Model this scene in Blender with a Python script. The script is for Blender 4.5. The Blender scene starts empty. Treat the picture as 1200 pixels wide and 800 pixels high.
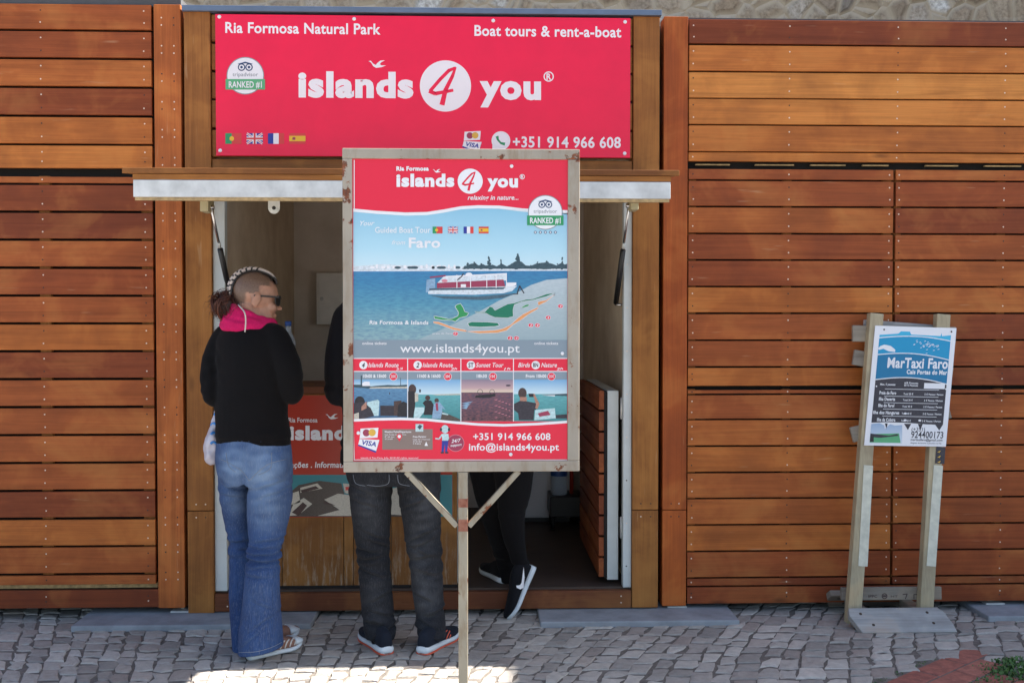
import bpy, math, random
import numpy as np
from mathutils import Vector, Matrix, noise as mnoise

# ------------------------------------------------------------------ camera, sky, sun, exposure
random.seed(7); np.random.seed(7)
S = bpy.context.scene
COL = S.collection
FPX, PITCH, YAW = 1224.0, math.radians(1.4), math.radians(2.0)
CAM = Vector((0.0, -4.8, 1.38))
cd = bpy.data.cameras.new('camera'); cam = bpy.data.objects.new('camera', cd); COL.objects.link(cam)
cam.location = CAM; cam.rotation_euler = (math.pi/2 - PITCH, 0, -YAW)
cd.sensor_width = 36; cd.sensor_fit = 'HORIZONTAL'; cd.lens = FPX/1200*36
cd.clip_start = 0.05; cd.clip_end = 3000
S.camera = cam
SUN_EL, SUN_AZ = math.radians(45.0), math.radians(74.9)      # azimuth from +Y (behind the kiosks) towards +X
W = bpy.data.worlds.new('World'); S.world = W; W.use_nodes = True
nt = W.node_tree
sky = nt.nodes.new('ShaderNodeTexSky'); sky.sky_type = 'NISHITA'; sky.sun_disc = False
sky.sun_elevation = SUN_EL; sky.sun_rotation = SUN_AZ
sky.air_density = 1.0; sky.dust_density = 1.5; sky.ozone_density = 1.0
nt.links.new(sky.outputs[0], nt.nodes['Background'].inputs[0])
nt.nodes['Background'].inputs[1].default_value = 0.08
sl = bpy.data.lights.new('sun', 'SUN'); sl.energy = 5.0; sl.angle = math.radians(0.5); sl.color = (1, .94, .85)
so = bpy.data.objects.new('sun', sl); COL.objects.link(so)
SDIR = Vector((math.cos(SUN_EL)*math.sin(SUN_AZ), math.cos(SUN_EL)*math.cos(SUN_AZ), math.sin(SUN_EL)))
so.rotation_euler = SDIR.to_track_quat('Z', 'Y').to_euler(); so.location = (6, 2, 12)
S.view_settings.view_transform = 'Standard'; S.view_settings.look = 'None'
S.view_settings.gamma = 1; S.view_settings.use_curve_mapping = False
S.view_settings.exposure = 2.0
S.render.engine = 'CYCLES'
S.render.resolution_x = 1024; S.render.resolution_y = 682

# ------------------------------------------------------------------ measuring: photo pixel -> point on a plane
CR = cam.rotation_euler.to_matrix()
def ray(px, py): return CR @ Vector(((px-600)/FPX, (400-py)/FPX, -1.0))
def P(px, py, Y=0.0):
    r = ray(px, py); t = (Y-CAM.y)/r.y; return CAM + r*t
def G(px, py):
    r = ray(px, py); t = -CAM.z/r.z; return CAM + r*t
def PX(px, Y=0.0, py=450): return P(px, py, Y).x
def PZ(py, Y=0.0, px=557): return P(px, py, Y).z

# ------------------------------------------------------------------ materials
def lin(h, k=1.0):
    h = h.lstrip('#'); o = []
    for i in (0, 2, 4):
        c = int(h[i:i+2], 16)/255
        o.append(k*(c/12.92 if c <= .04045 else ((c+.055)/1.055)**2.4))
    return tuple(o)+(1,)
class N:
    def __init__(s, m): s.t = m.node_tree; s.b = s.t.nodes['Principled BSDF']
    def add(s, typ, **kw):
        n = s.t.nodes.new(typ)
        for k, v in kw.items(): setattr(n, k, v)
        return n
    def link(s, a, b): s.t.links.new(a, b)
    def noise(s, vec, scale, detail=4, rough=.55, dist=0):
        n = s.add('ShaderNodeTexNoise'); n.inputs['Scale'].default_value = scale; n.inputs['Detail'].default_value = detail
        n.inputs['Roughness'].default_value = rough; n.inputs['Distortion'].default_value = dist
        if vec is not None: s.link(vec, n.inputs['Vector'])
        return n.outputs['Fac']
    def ramp(s, fac, stops):
        n = s.add('ShaderNodeValToRGB'); e = n.color_ramp.elements
        while len(e) < len(stops): e.new(.5)
        for i, (p, c) in enumerate(stops):
            e[i].position = p; e[i].color = c if len(c) == 4 else tuple(c)+(1,)
        s.link(fac, n.inputs[0]); return n.outputs[0]
    def mix(s, fac, a, b, mode='MIX'):
        n = s.add('ShaderNodeMix', data_type='RGBA', blend_type=mode)
        for inp, v in ((0, fac), (6, a), (7, b)):
            if isinstance(v, (int, float)): n.inputs[inp].default_value = v
            elif isinstance(v, tuple): n.inputs[inp].default_value = v
            else: s.link(v, n.inputs[inp])
        return n.outputs[2]
    def mapping(s, vec, scale):
        n = s.add('ShaderNodeMapping'); n.inputs['Scale'].default_value = scale; s.link(vec, n.inputs['Vector']); return n.outputs[0]
    def bump(s, h, strength=.3, dist=.01):
        n = s.add('ShaderNodeBump'); n.inputs['Strength'].default_value = strength; n.inputs['Distance'].default_value = dist
        s.link(h, n.inputs['Height']); s.link(n.outputs[0], s.b.inputs['Normal']); return n
    def obj(s): return s.add('ShaderNodeTexCoord').outputs['Object']
    def rnd(s):
        a = s.add('ShaderNodeAttribute', attribute_name='rnd'); x = s.add('ShaderNodeSeparateColor'); s.link(a.outputs['Color'], x.inputs[0])
        return a.outputs['Vector'], x.outputs[0], x.outputs[1], x.outputs[2]
    def madd(s, vec, k, add):
        n = s.add('ShaderNodeVectorMath', operation='MULTIPLY_ADD'); s.link(vec, n.inputs[0]); n.inputs[1].default_value = (k, k, k); s.link(add, n.inputs[2]); return n.outputs[0]
def mat(name, col, rough=.6, metal=0.0, spec=.5, var=0.0, vscale=20, bump=0.0, bscale=80, bdist=.002, col2=None):
    m = bpy.data.materials.new(name); m.use_nodes = True; n = N(m); b = n.b
    if isinstance(col, str): col = lin(col)
    b.inputs['Base Color'].default_value = col; b.inputs['Roughness'].default_value = rough
    b.inputs['Metallic'].default_value = metal; b.inputs['Specular IOR Level'].default_value = spec
    if var or col2:
        f = n.noise(n.obj(), vscale, 6, .6)
        if col2 is None:
            lo = tuple(c*(1-var) for c in col[:3]); hi = tuple(min(1, c*(1+var)) for c in col[:3])
        else: lo, hi = col[:3], (lin(col2) if isinstance(col2, str) else col2)[:3]
        n.link(n.ramp(f, [(.3, lo), (.7, hi)]), b.inputs['Base Color'])
    if bump: n.bump(n.noise(n.obj(), bscale, 5, .6), bump, bdist)
    return m
def wood(name, tones, axis='X', rough=.5, grain=.5, worn=None, spec=.14, sat=(1.04, .90, .73)):
    """boards: tone from the per-board attribute, grain stretched along the board"""
    m = bpy.data.materials.new(name); m.use_nodes = True; n = N(m); b = n.b
    rv, r0, r1, r2 = n.rnd(); co = n.madd(rv, 23.0, n.obj())
    sc = {'X': (1.0, 26, 26), 'Z': (26, 26, 1.0), 'Y': (26, 1.0, 26)}[axis]
    sf = {'X': (4.0, 240, 240), 'Z': (240, 240, 4.0), 'Y': (240, 4.0, 240)}[axis]
    g1 = n.noise(n.mapping(co, sc), 1.0, 8, .62, 1.2); g2 = n.noise(n.mapping(co, sf), 1.0, 3, .6, .3)
    blot = n.noise(co, 3.2, 4, .6, .4)
    base = n.ramp(r0, [(i/(len(tones)-1), tuple(q*v for q, v in zip(lin(t)[:3], sat))) for i, t in enumerate(tones)])
    c = n.mix(n.ramp(g1, [(.36, (grain*.85,)*3), (.60, (0, 0, 0))]), base, n.mix(.62, base, (.045, .014, .008, 1)))
    c = n.mix(n.ramp(g2, [(.4, (.28,)*3), (.62, (0, 0, 0))]), c, n.mix(.5, c, (.03, .01, .006, 1)))
    c = n.mix(n.ramp(blot, [(.34, (.55,)*3), (.56, (0, 0, 0))]), c, n.mix(.55, c, lin('#4a2420')))
    c = n.mix(n.ramp(blot, [(.5, (0, 0, 0)), (.76, (.5,)*3)]), c, n.mix(.5, c, lin('#d99a55')))
    kv = n.add('ShaderNodeTexVoronoi'); kv.inputs['Scale'].default_value = 1.0
    n.link(n.mapping(co, {'X': (3.2, 10, 10), 'Z': (10, 10, 3.2), 'Y': (10, 3.2, 10)}[axis]), kv.inputs['Vector'])
    kc = n.add('ShaderNodeSeparateColor'); n.link(kv.outputs['Color'], kc.inputs[0])
    kg = n.add('ShaderNodeMath', operation='GREATER_THAN'); n.link(kc.outputs[0], kg.inputs[0]); kg.inputs[1].default_value = .86
    km = n.add('ShaderNodeMath', operation='MULTIPLY'); n.link(n.ramp(kv.outputs['Distance'], [(.04, (.7,)*3), (.17, (0,)*3)]), km.inputs[0]); n.link(kg.outputs[0], km.inputs[1])
    c = n.mix(km.outputs[0], c, n.mix(.75, c, (.03, .010, .008, 1)))
    ws = n.noise(n.mapping(co, {'X': (5, 50, 50), 'Z': (50, 50, 5), 'Y': (50, 5, 50)}[axis]), 1.0, 2, .5)
    c = n.mix(n.ramp(ws, [(.70, (0,)*3), (.78, (.35,)*3)]), c, n.mix(.5, c, lin('#d8b890')))
    if worn:      # pale scuffed patches low on the board
        z = n.add('ShaderNodeSeparateXYZ'); n.link(n.obj(), z.inputs[0])
        mr = n.add('ShaderNodeMapRange'); mr.inputs[1].default_value = worn[0]; mr.inputs[2].default_value = worn[1]; mr.inputs[3].default_value = 1; mr.inputs[4].default_value = 0
        n.link(z.outputs[2], mr.inputs[0])
        w = n.noise(n.mapping(co, (60, 60, 9)), 1.0, 6, .7)
        mu = n.add('ShaderNodeMath', operation='MULTIPLY'); n.link(n.ramp(w, [(.5, (0, 0, 0)), (.64, (.8,)*3)]), mu.inputs[0]); n.link(mr.outputs[0], mu.inputs[1])
        c = n.mix(mu.outputs[0], c, lin('#a89a88'))
    n.link(c, b.inputs['Base Color'])
    n.link(n.ramp(g1, [(.3, (rough+.12,)*3), (.7, (rough-.06,)*3)]), b.inputs['Roughness'])
    b.inputs['Specular IOR Level'].default_value = spec
    n.bump(g2, .25, .0015)
    return m
M = {}
REDW = ['#80452f', '#985333', '#a96239', '#b8713d', '#c88145', '#d29150']
M['plank'] = wood('red_timber', REDW, 'X')
M['plank_v'] = wood('red_timber_upright', ['#a2552f', '#b26334', '#ba7040'], 'Z')
M['plank_y'] = wood('red_timber_side', REDW[:4], 'Y', sat=(.95, .92, .85))
M['brown_v'] = wood('brown_timber_upright', ['#93623a', '#a06a3a', '#8c5c34'], 'Z', sat=(1, .96, .82))
M['brown_h'] = wood('brown_timber', ['#94643a', '#a66e3a', '#7f5230'], 'X', sat=(1, .96, .82))
M['sill'] = wood('sill_timber', ['#6d4230', '#774a34', '#6a3e2c'], 'X', sat=(1, .96, .85))
M['worn_v'] = wood('worn_counter_timber', ['#8a6038', '#946a40', '#7d5834'], 'Z', worn=(.06, .42), rough=.6, sat=(1, .97, .85))
M['pale_v'] = wood('pale_softwood', ['#b5a88a', '#bfb294', '#a89c80'], 'Z', rough=.75, grain=.25, spec=.2, sat=(1, 1, 1))
M['pale_h'] = wood('weathered_softwood', ['#8f887c', '#9c9486', '#a79c88'], 'X', rough=.8, grain=.3, spec=.2, sat=(1, 1, 1))
M['grey_h'] = wood('grey_driftwood', ['#a3a29f', '#aeadaa', '#989794'], 'X', rough=.85, grain=.35, spec=.15, sat=(1, 1, 1))
M['dark'] = mat('dark_backing', (.010, .008, .007, 1), .9)
M['screw'] = mat('screw_head', (.75, .64, .52, 1), .5, .6)
M['screw_dark'] = mat('rusty_screw_head', (.06, .04, .03, 1), .6, .5)
M['white_metal'] = mat('white_painted_metal', '#c3c8c6', .45, var=.08, vscale=8, bump=.05)
M['galv'] = mat('galvanised_steel', (.56, .56, .54, 1), .5, .2, var=.18, vscale=14)
M['blue_metal'] = mat('blue_flashing', '#5a6a80', .5, var=.12, vscale=10)
M['plyedge'] = mat('plywood_edge', '#a88d62', .8, var=.35, vscale=45)
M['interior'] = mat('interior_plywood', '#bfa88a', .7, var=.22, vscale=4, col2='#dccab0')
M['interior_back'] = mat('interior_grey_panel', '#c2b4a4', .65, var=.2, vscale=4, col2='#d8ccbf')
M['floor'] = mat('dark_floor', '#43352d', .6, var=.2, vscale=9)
M['cabinet'] = mat('cabinet_paint', '#e6e2dc', .5, var=.05)
M['whitebox'] = mat('white_laminate', '#cfcfd2', .5)
M['black'] = mat('black_plastic', (.012, .012, .013, 1), .45)
M['chrome'] = mat('strut_rod', (.6, .6, .6, 1), .25, 1.0)
M['ply_bracket'] = mat('bracket', '#b8b08c', .6)
M['slab'] = mat('concrete_slab', '#8d9094', .9, var=.22, vscale=9, bump=.4, bscale=120, bdist=.003)
M['lid'] = mat('blue_cap', '#2b4f93', .4)
M['redplastic'] = mat('red_plastic', '#a03020', .5)
def glassy(name, col, tr=.8):
    m = mat(name, col, .08); b = m.node_tree.nodes['Principled BSDF']; b.inputs['Transmission Weight'].default_value = tr; b.inputs['IOR'].default_value = 1.2; return m
M['bottle'] = glassy('clear_plastic', (.75, .85, .95, 1))

# frame paint: cream grey paint with rust bleeding at chipped spots
def rusty(name, paint, amount=.62, stain=.55):
    m = bpy.data.materials.new(name); m.use_nodes = True; n = N(m); b = n.b; co = n.obj()
    a = n.noise(co, 17, 6, .62); d = n.noise(co, 3.0, 4, .6); e = n.noise(n.mapping(co, (1, 1, .25)), 28, 5, .6)
    base = n.ramp(d, [(.3, lin(paint)), (.7, tuple(c*.72 for c in lin(paint)[:3]))])
    base = n.mix(n.ramp(e, [(.5, (0,)*3), (.72, (stain,)*3)]), base, lin('#7a6142'))
    rust = n.ramp(n.noise(co, 60, 4), [(.3, lin('#3d2014')), (.7, lin('#8a4a22'))])
    c = n.mix(n.ramp(a, [(amount, (0,)*3), (amount+.03, (1,)*3)]), base, rust)
    n.link(c, b.inputs['Base Color']); b.inputs['Roughness'].default_value = .6; n.bump(a, .15, .002); return m
M['frame'] = rusty('cream_paint_with_rust', '#a89e8e', .62)
M['frame_edge'] = rusty('rust_chipped_edge', '#a89e8e', .57)
M['post'] = rusty('cream_post_paint', '#a39a86', .62, .95)
M['primer'] = mat('red_primer_patch', '#7d4330', .75, vscale=55, col2='#a0705a')

# paving stones, bed, ground, brick, rubble wall
def stone_mat():
    m = bpy.data.materials.new('limestone_setts'); m.use_nodes = True; n = N(m); b = n.b
    rv, r0, r1, r2 = n.rnd(); co = n.obj()
    base = n.ramp(r0, [(0, lin('#a19a92')), (.35, lin('#b5ada4')), (.7, lin('#c3bbb1')), (1, lin('#d2cabf'))])
    base = n.mix(n.ramp(r1, [(.7, (0,)*3), (1, (.4,)*3)]), base, lin('#a58e82'))
    f = n.noise(n.madd(rv, 9.0, co), 34, 7, .68, .3)
    c = n.mix(n.ramp(f, [(.36, (.38,)*3), (.58, (0,)*3)]), base, n.mix(.6, base, (.08, .075, .07, 1)))
    c = n.mix(n.ramp(n.noise(co, 2.2, 5, .6), [(.4, (.28,)*3), (.65, (0,)*3)]), c, n.mix(.6, c, (.11, .105, .10, 1)))
    n.link(c, b.inputs['Base Color']); b.inputs['Roughness'].default_value = .78; b.inputs['Specular IOR Level'].default_value = .25
    n.bump(n.noise(co, 130, 8, .75), .9, .006); return m
M['stone'] = stone_mat()
M['bed'] = mat('sand_joint', '#6e6760', .95, var=.35, vscale=35, bump=.6, bscale=150, bdist=.006)
def ground_mat():
    m = bpy.data.materials.new('plaza_setts'); m.use_nodes = True; n = N(m); b = n.b; co = n.obj()
    v = n.add('ShaderNodeTexVoronoi', feature='DISTANCE_TO_EDGE'); v.inputs['Scale'].default_value = 9; n.link(co, v.inputs['Vector'])
    v2 = n.add('ShaderNodeTexVoronoi'); v2.inputs['Scale'].default_value = 9; n.link(co, v2.inputs['Vector'])
    c = n.mix(.5, n.ramp(n.noise(co, 12, 5), [(.3, lin('#8d867e')), (.7, lin('#b0a79c'))]), v2.outputs['Color'], 'SOFT_LIGHT')
    hs = n.add('ShaderNodeHueSaturation'); hs.inputs['Saturation'].default_value = .3; n.link(c, hs.inputs['Color'])
    c = n.mix(n.ramp(v.outputs['Distance'], [(.03, (1,)*3), (.09, (0,)*3)]), hs.outputs[0], lin('#4f4a46'))
    n.link(c, b.inputs['Base Color']); b.inputs['Roughness'].default_value = .9; return m
M['ground'] = ground_mat()
M['brick'] = None
def brick_mat():
    m = bpy.data.materials.new('clay_pavers'); m.use_nodes = True; n = N(m); b = n.b; co = n.obj()
    rv, r0, r1, r2 = n.rnd()
    c = n.ramp(r0, [(0, lin('#96584c')), (.5, lin('#a86656')), (1, lin('#b47462'))])
    c = n.mix(n.ramp(n.noise(co, 26, 6, .65), [(.42, (.5,)*3), (.62, (0,)*3)]), c, lin('#5f3b36'))
    c = n.mix(n.ramp(n.noise(co, 60, 5, .7), [(.62, (0,)*3), (.72, (.6,)*3)]), c, lin('#b09a8c'))
    n.link(c, b.inputs['Base Color']); b.inputs['Roughness'].default_value = .88; n.bump(n.noise(co, 90, 5), .4, .003); return m
M['brick'] = brick_mat()
def rubble_mat():
    m = bpy.data.materials.new('rubble_masonry'); m.use_nodes = True; n = N(m); b = n.b; co = n.obj()
    wco = n.madd(n.add('ShaderNodeTexNoise').outputs['Color'], .25, co)
    v = n.add('ShaderNodeTexVoronoi'); v.inputs['Scale'].default_value = 5.5; n.link(wco, v.inputs['Vector'])
    e = n.add('ShaderNodeTexVoronoi', feature='DISTANCE_TO_EDGE'); e.inputs['Scale'].default_value = 5.5; n.link(wco, e.inputs['Vector'])
    sp = n.add('ShaderNodeSeparateColor'); n.link(v.outputs['Color'], sp.inputs[0])
    c = n.ramp(sp.outputs[0], [(0, lin('#a08c76')), (.4, lin('#b8a48c')), (.75, lin('#ad957a')), (.86, lin('#e0d8cc')), (1, lin('#7d7064'))])
    c = n.mix(n.ramp(n.noise(co, 30, 7, .7), [(.36, (.7,)*3), (.6, (0,)*3)]), c, lin('#75634f'))
    c = n.mix(n.ramp(e.outputs['Distance'], [(.05, (1,)*3), (.16, (0,)*3)]), c, lin('#bba88f'))
    n.link(c, b.inputs['Base Color']); b.inputs['Roughness'].default_value = .95
    n.bump(n.ramp(e.outputs['Distance'], [(0, (0,)*3), (.2, (1,)*3)]), .8, .03); return m
M['rubble'] = rubble_mat()
M['render'] = mat('limewash', '#c9c3b6', .9, var=.08, vscale=3)
M['roof'] = mat('roof_felt', '#4a4a4c', .9, var=.1)
M['leaf'] = mat('weed_leaf', (.06, .13, .025, 1), .6, var=.5, vscale=30)

# cloth, skin, hair
def cloth(name, col, col2, weave=900, rough=.9, fade=None, bstr=.5, slub=.18):
    m = bpy.data.materials.new(name); m.use_nodes = True; n = N(m); b = n.b; co = n.obj()
    f = n.noise(co, 7, 6, .6); g = n.noise(n.mapping(co, (1, 1, .35)), weave, 2, .7)
    c = n.ramp(f, [(.3, lin(col)), (.7, lin(col2))])
    c = n.mix(n.ramp(g, [(.35, (.35,)*3), (.6, (0,)*3)]), c, n.mix(.5, c, (0, 0, 0, 1)))
    sl2 = n.noise(n.mapping(co, (190, 190, 9)), 1.0, 4, .7); c = n.mix(n.ramp(sl2, [(.36, (.45 if fade else .1,)*3), (.6, (0,)*3)]), c, n.mix(.55, c, (0, 0, 0, 1)))
    if fade:      # worn pale areas of denim, carried by the mesh
        rv, r0, r1, r2 = n.rnd(); c = n.mix(r0, c, lin(fade))
    c = n.mix(n.ramp(n.noise(n.mapping(co, (260, 260, 40)), 1.0, 4, .75), [(.52, (0,)*3), (.72, (slub if fade else 0,)*3)]), c, (.5, .52, .55, 1))
    n.link(c, b.inputs['Base Color']); b.inputs['Roughness'].default_value = rough; b.inputs['Specular IOR Level'].default_value = .2
    b.inputs['Sheen Weight'].default_value = .03
    n.bump(n.noise(co, 140, 4, .7), bstr, .002); return m
M['denim'] = cloth('blue_denim', '#2b3f68', '#35507f', fade='#7890ae')
M['denim_stitch'] = mat('denim_stitching', '#7c828c', .9)
M['dark_denim'] = cloth('charcoal_denim', '#191b20', '#25272d', fade='#53565c', slub=.07)
M['knit'] = cloth('black_knit', '#060507', '#0b090c', 500)
M['jacket'] = cloth('black_jacket', '#08080c', '#0e0e15', 500)
M['leggings'] = cloth('black_leggings', '#080608', '#0d0b0d', 700)
M['scarf'] = cloth('pink_scarf', '#b80f52', '#e0236c', 300)
def skin_mat(name, c):
    m = mat(name, c, .5, var=.16, vscale=45, bump=.25, bscale=350, bdist=.001); b = m.node_tree.nodes['Principled BSDF']
    b.inputs['Subsurface Weight'].default_value = .12; b.inputs['Subsurface Radius'].default_value = (.01, .004, .002); return m
M['skin'] = skin_mat('skin', '#aa7f69')
n_ = N(M['skin']); old_ = n_.b.inputs['Base Color'].links[0].from_socket      # cropped hair thins out into skin
st_ = n_.ramp(n_.noise(n_.obj(), 260, 4, .7), [(.3, lin('#43342c')), (.7, lin('#7d6657'))])
n_.link(n_.mix(n_.rnd()[1], old_, st_), n_.b.inputs['Base Color'])
M['stubble'] = mat('shaved_hair', '#6b5548', .8, var=.3, vscale=220)
M['hair'] = mat('brown_hair', '#4a271c', .45)
n_ = N(M['hair']); n_.link(n_.ramp(n_.rnd()[1], [(0, lin('#25120d')), (.5, lin('#47241a')), (.85, lin('#6d3c28')), (1, lin('#94603f'))]), n_.b.inputs['Base Color'])
M['hair_dark'] = mat('dark_hair', '#1a1210', .5, var=.3, vscale=60)
M['braid_light'] = mat('white_braid_yarn', '#cdbfb6', .7, var=.12, vscale=120)
M['rubber_white'] = mat('white_rubber', '#c9d0d4', .55, var=.06)
M['rubber_orange'] = mat('orange_outsole', '#cf5a40', .6)
M['shoe_black'] = cloth('black_mesh_upper', '#0d0e12', '#17181d', 600)
M['shoe_navy'] = cloth('navy_mesh_upper', '#141a26', '#1d2430', 600)
M['shoe_canvas'] = cloth('brown_canvas', '#7d5a50', '#94705f', 400)
M['lace'] = mat('white_lace', '#c8c2ba', .9)
M['bag'] = mat('thin_plastic_bag', '#b9b4bc', .35, var=.12, vscale=18)
M['bagblue'] = mat('bag_print', '#3f86c9', .4)

# prints
K = .82
def pm(name, h, rough=.38, var=0):
    if name not in M: M[name] = mat(name, lin(h, K), rough, spec=.4, var=var, vscale=6)
    return M[name]
pm('red_vinyl', '#fb0a45', .3, .05); pm('red_print', '#f01f42', .35); pm('white_print', '#f6f4f6'); pm('white_vinyl', '#fbf8fa')
pm('green_print', '#2f9d62'); pm('green_pale', '#5fb37c'); pm('navy_print', '#27406b'); pm('gold_print', '#e8b84a'); pm('grey_print', '#8e979c')
pm('orange_print', '#ee8848'); pm('blue_flag', '#2b3a9c'); pm('yellow_flag', '#f2c233'); pm('red_flag', '#e0433f'); pm('charcoal_print', '#36323d')
pm('taupe_print', '#8d7a72'); pm('cyan_print', '#0f9ccb'); pm('blue_print', '#067aa8'); pm('sky_print', '#3fbce4'); pm('map_green', '#0f7a5c'); pm('map_light', '#2f9a58')
pm('map_orange', '#efa267'); pm('pale_text', '#f4f7fa'); pm('tree_print', '#3b5560'); pm('sand_print', '#c7d3d4'); pm('hull_print', '#dfe8ee'); pm('maroon_print', '#a23a58')
pm('shadow_print', '#4a6676'); pm('band_print', '#8b9ba6'); pm('dusk_dark', '#3c3446'); pm('skin_print', '#b88672'); pm('black_print', '#24222a'); pm('brown_print', '#4d3a38')
pm('teal_print', '#3f8a92'); pm('poster_red', '#b73a26'); pm('seat_print', '#cfc8b8'); pm('deck_print', '#564d47'); pm('pink_print', '#e08a98'); pm('shirt_print', '#8fb0cc'); pm('mint_print', '#c4e2e4')
def gradient(name, stops, axis='Z', wav=None):
    """printed picture: colour ramp down the sheet, as the ink has it"""
    m = bpy.data.materials.new(name); m.use_nodes = True; n = N(m); b = n.b
    t = n.add('ShaderNodeTexCoord'); s = n.add('ShaderNodeSeparateXYZ'); n.link(t.outputs['Generated'], s.inputs[0])
    f = s.outputs[{'X': 0, 'Y': 1, 'Z': 2}[axis]]
    c = n.ramp(f, [(p, lin(h, K)) for p, h in stops])
    if wav:
        w = n.noise(n.mapping(t.outputs['Object'], (wav[0], 1, wav[1])), 1.0, 5, .65)
        c = n.mix(n.ramp(w, [(.38, (wav[2],)*3), (.6, (0,)*3)]), c, lin(wav[3], K))
    n.link(c, b.inputs['Base Color']); b.inputs['Roughness'].default_value = .35; b.inputs['Specular IOR Level'].default_value = .4; return m
for k_ in ('hull_print', 'seat_print', 'deck_print', 'tree_print', 'brown_print', 'charcoal_print', 'mint_print', 'skin_print', 'shirt_print', 'shadow_print', 'sand_print', 'dusk_dark', 'black_print'):
    m_ = M[k_]; n_ = N(m_); bc_ = n_.b.inputs['Base Color']; c_ = tuple(bc_.default_value)
    f_ = n_.noise(n_.mapping(n_.obj(), (1, 1, 1.6)), 130, 5, .7)
    n_.link(n_.ramp(f_, [(.34, tuple(v*.74 for v in c_[:3])), (.52, c_[:3]), (.68, tuple(min(1, v*1.12+.01) for v in c_[:3]))]), bc_)
M['sky_grad'] = gradient('printed_sky', [(0, '#d6eef5'), (.35, '#b8e2f1'), (1, '#90c8e2')])
M['sea_grad'] = gradient('printed_sea', [(0, '#a5bab8'), (.35, '#8ab4ba'), (.6, '#5ea2b8'), (.85, '#3f8cb4'), (1, '#3c88b8')], wav=(40, 190, .45, '#2d6496'))
M['sand_grad'] = gradient('printed_sand', [(0, '#9fb4ba'), (.5, '#b4c4c8'), (1, '#c3cfd4')], wav=(60, 160, .3, '#97abb4'))
M['th_sky'] = gradient('thumb_sky', [(0, '#d5ecf2'), (1, '#74aedb')])
M['th_sea'] = gradient('thumb_sea', [(0, '#3f6f96'), (1, '#6a9cc0')], wav=(60, 300, .5, '#2b5578'))
M['th_teal'] = gradient('thumb_teal_sea', [(0, '#3d8c8e'), (1, '#6db9bd')], wav=(60, 300, .4, '#33767e'))
M['th_dusk'] = gradient('thumb_dusk_sky', [(0, '#f0dcc0'), (.35, '#c9a6a8'), (1, '#8f8296')])
M['th_dusksea'] = gradient('thumb_dusk_sea', [(0, '#2e2836'), (.6, '#4d3f55'), (1, '#5e4a60')], wav=(70, 300, .8, '#8f5a60'))

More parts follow.
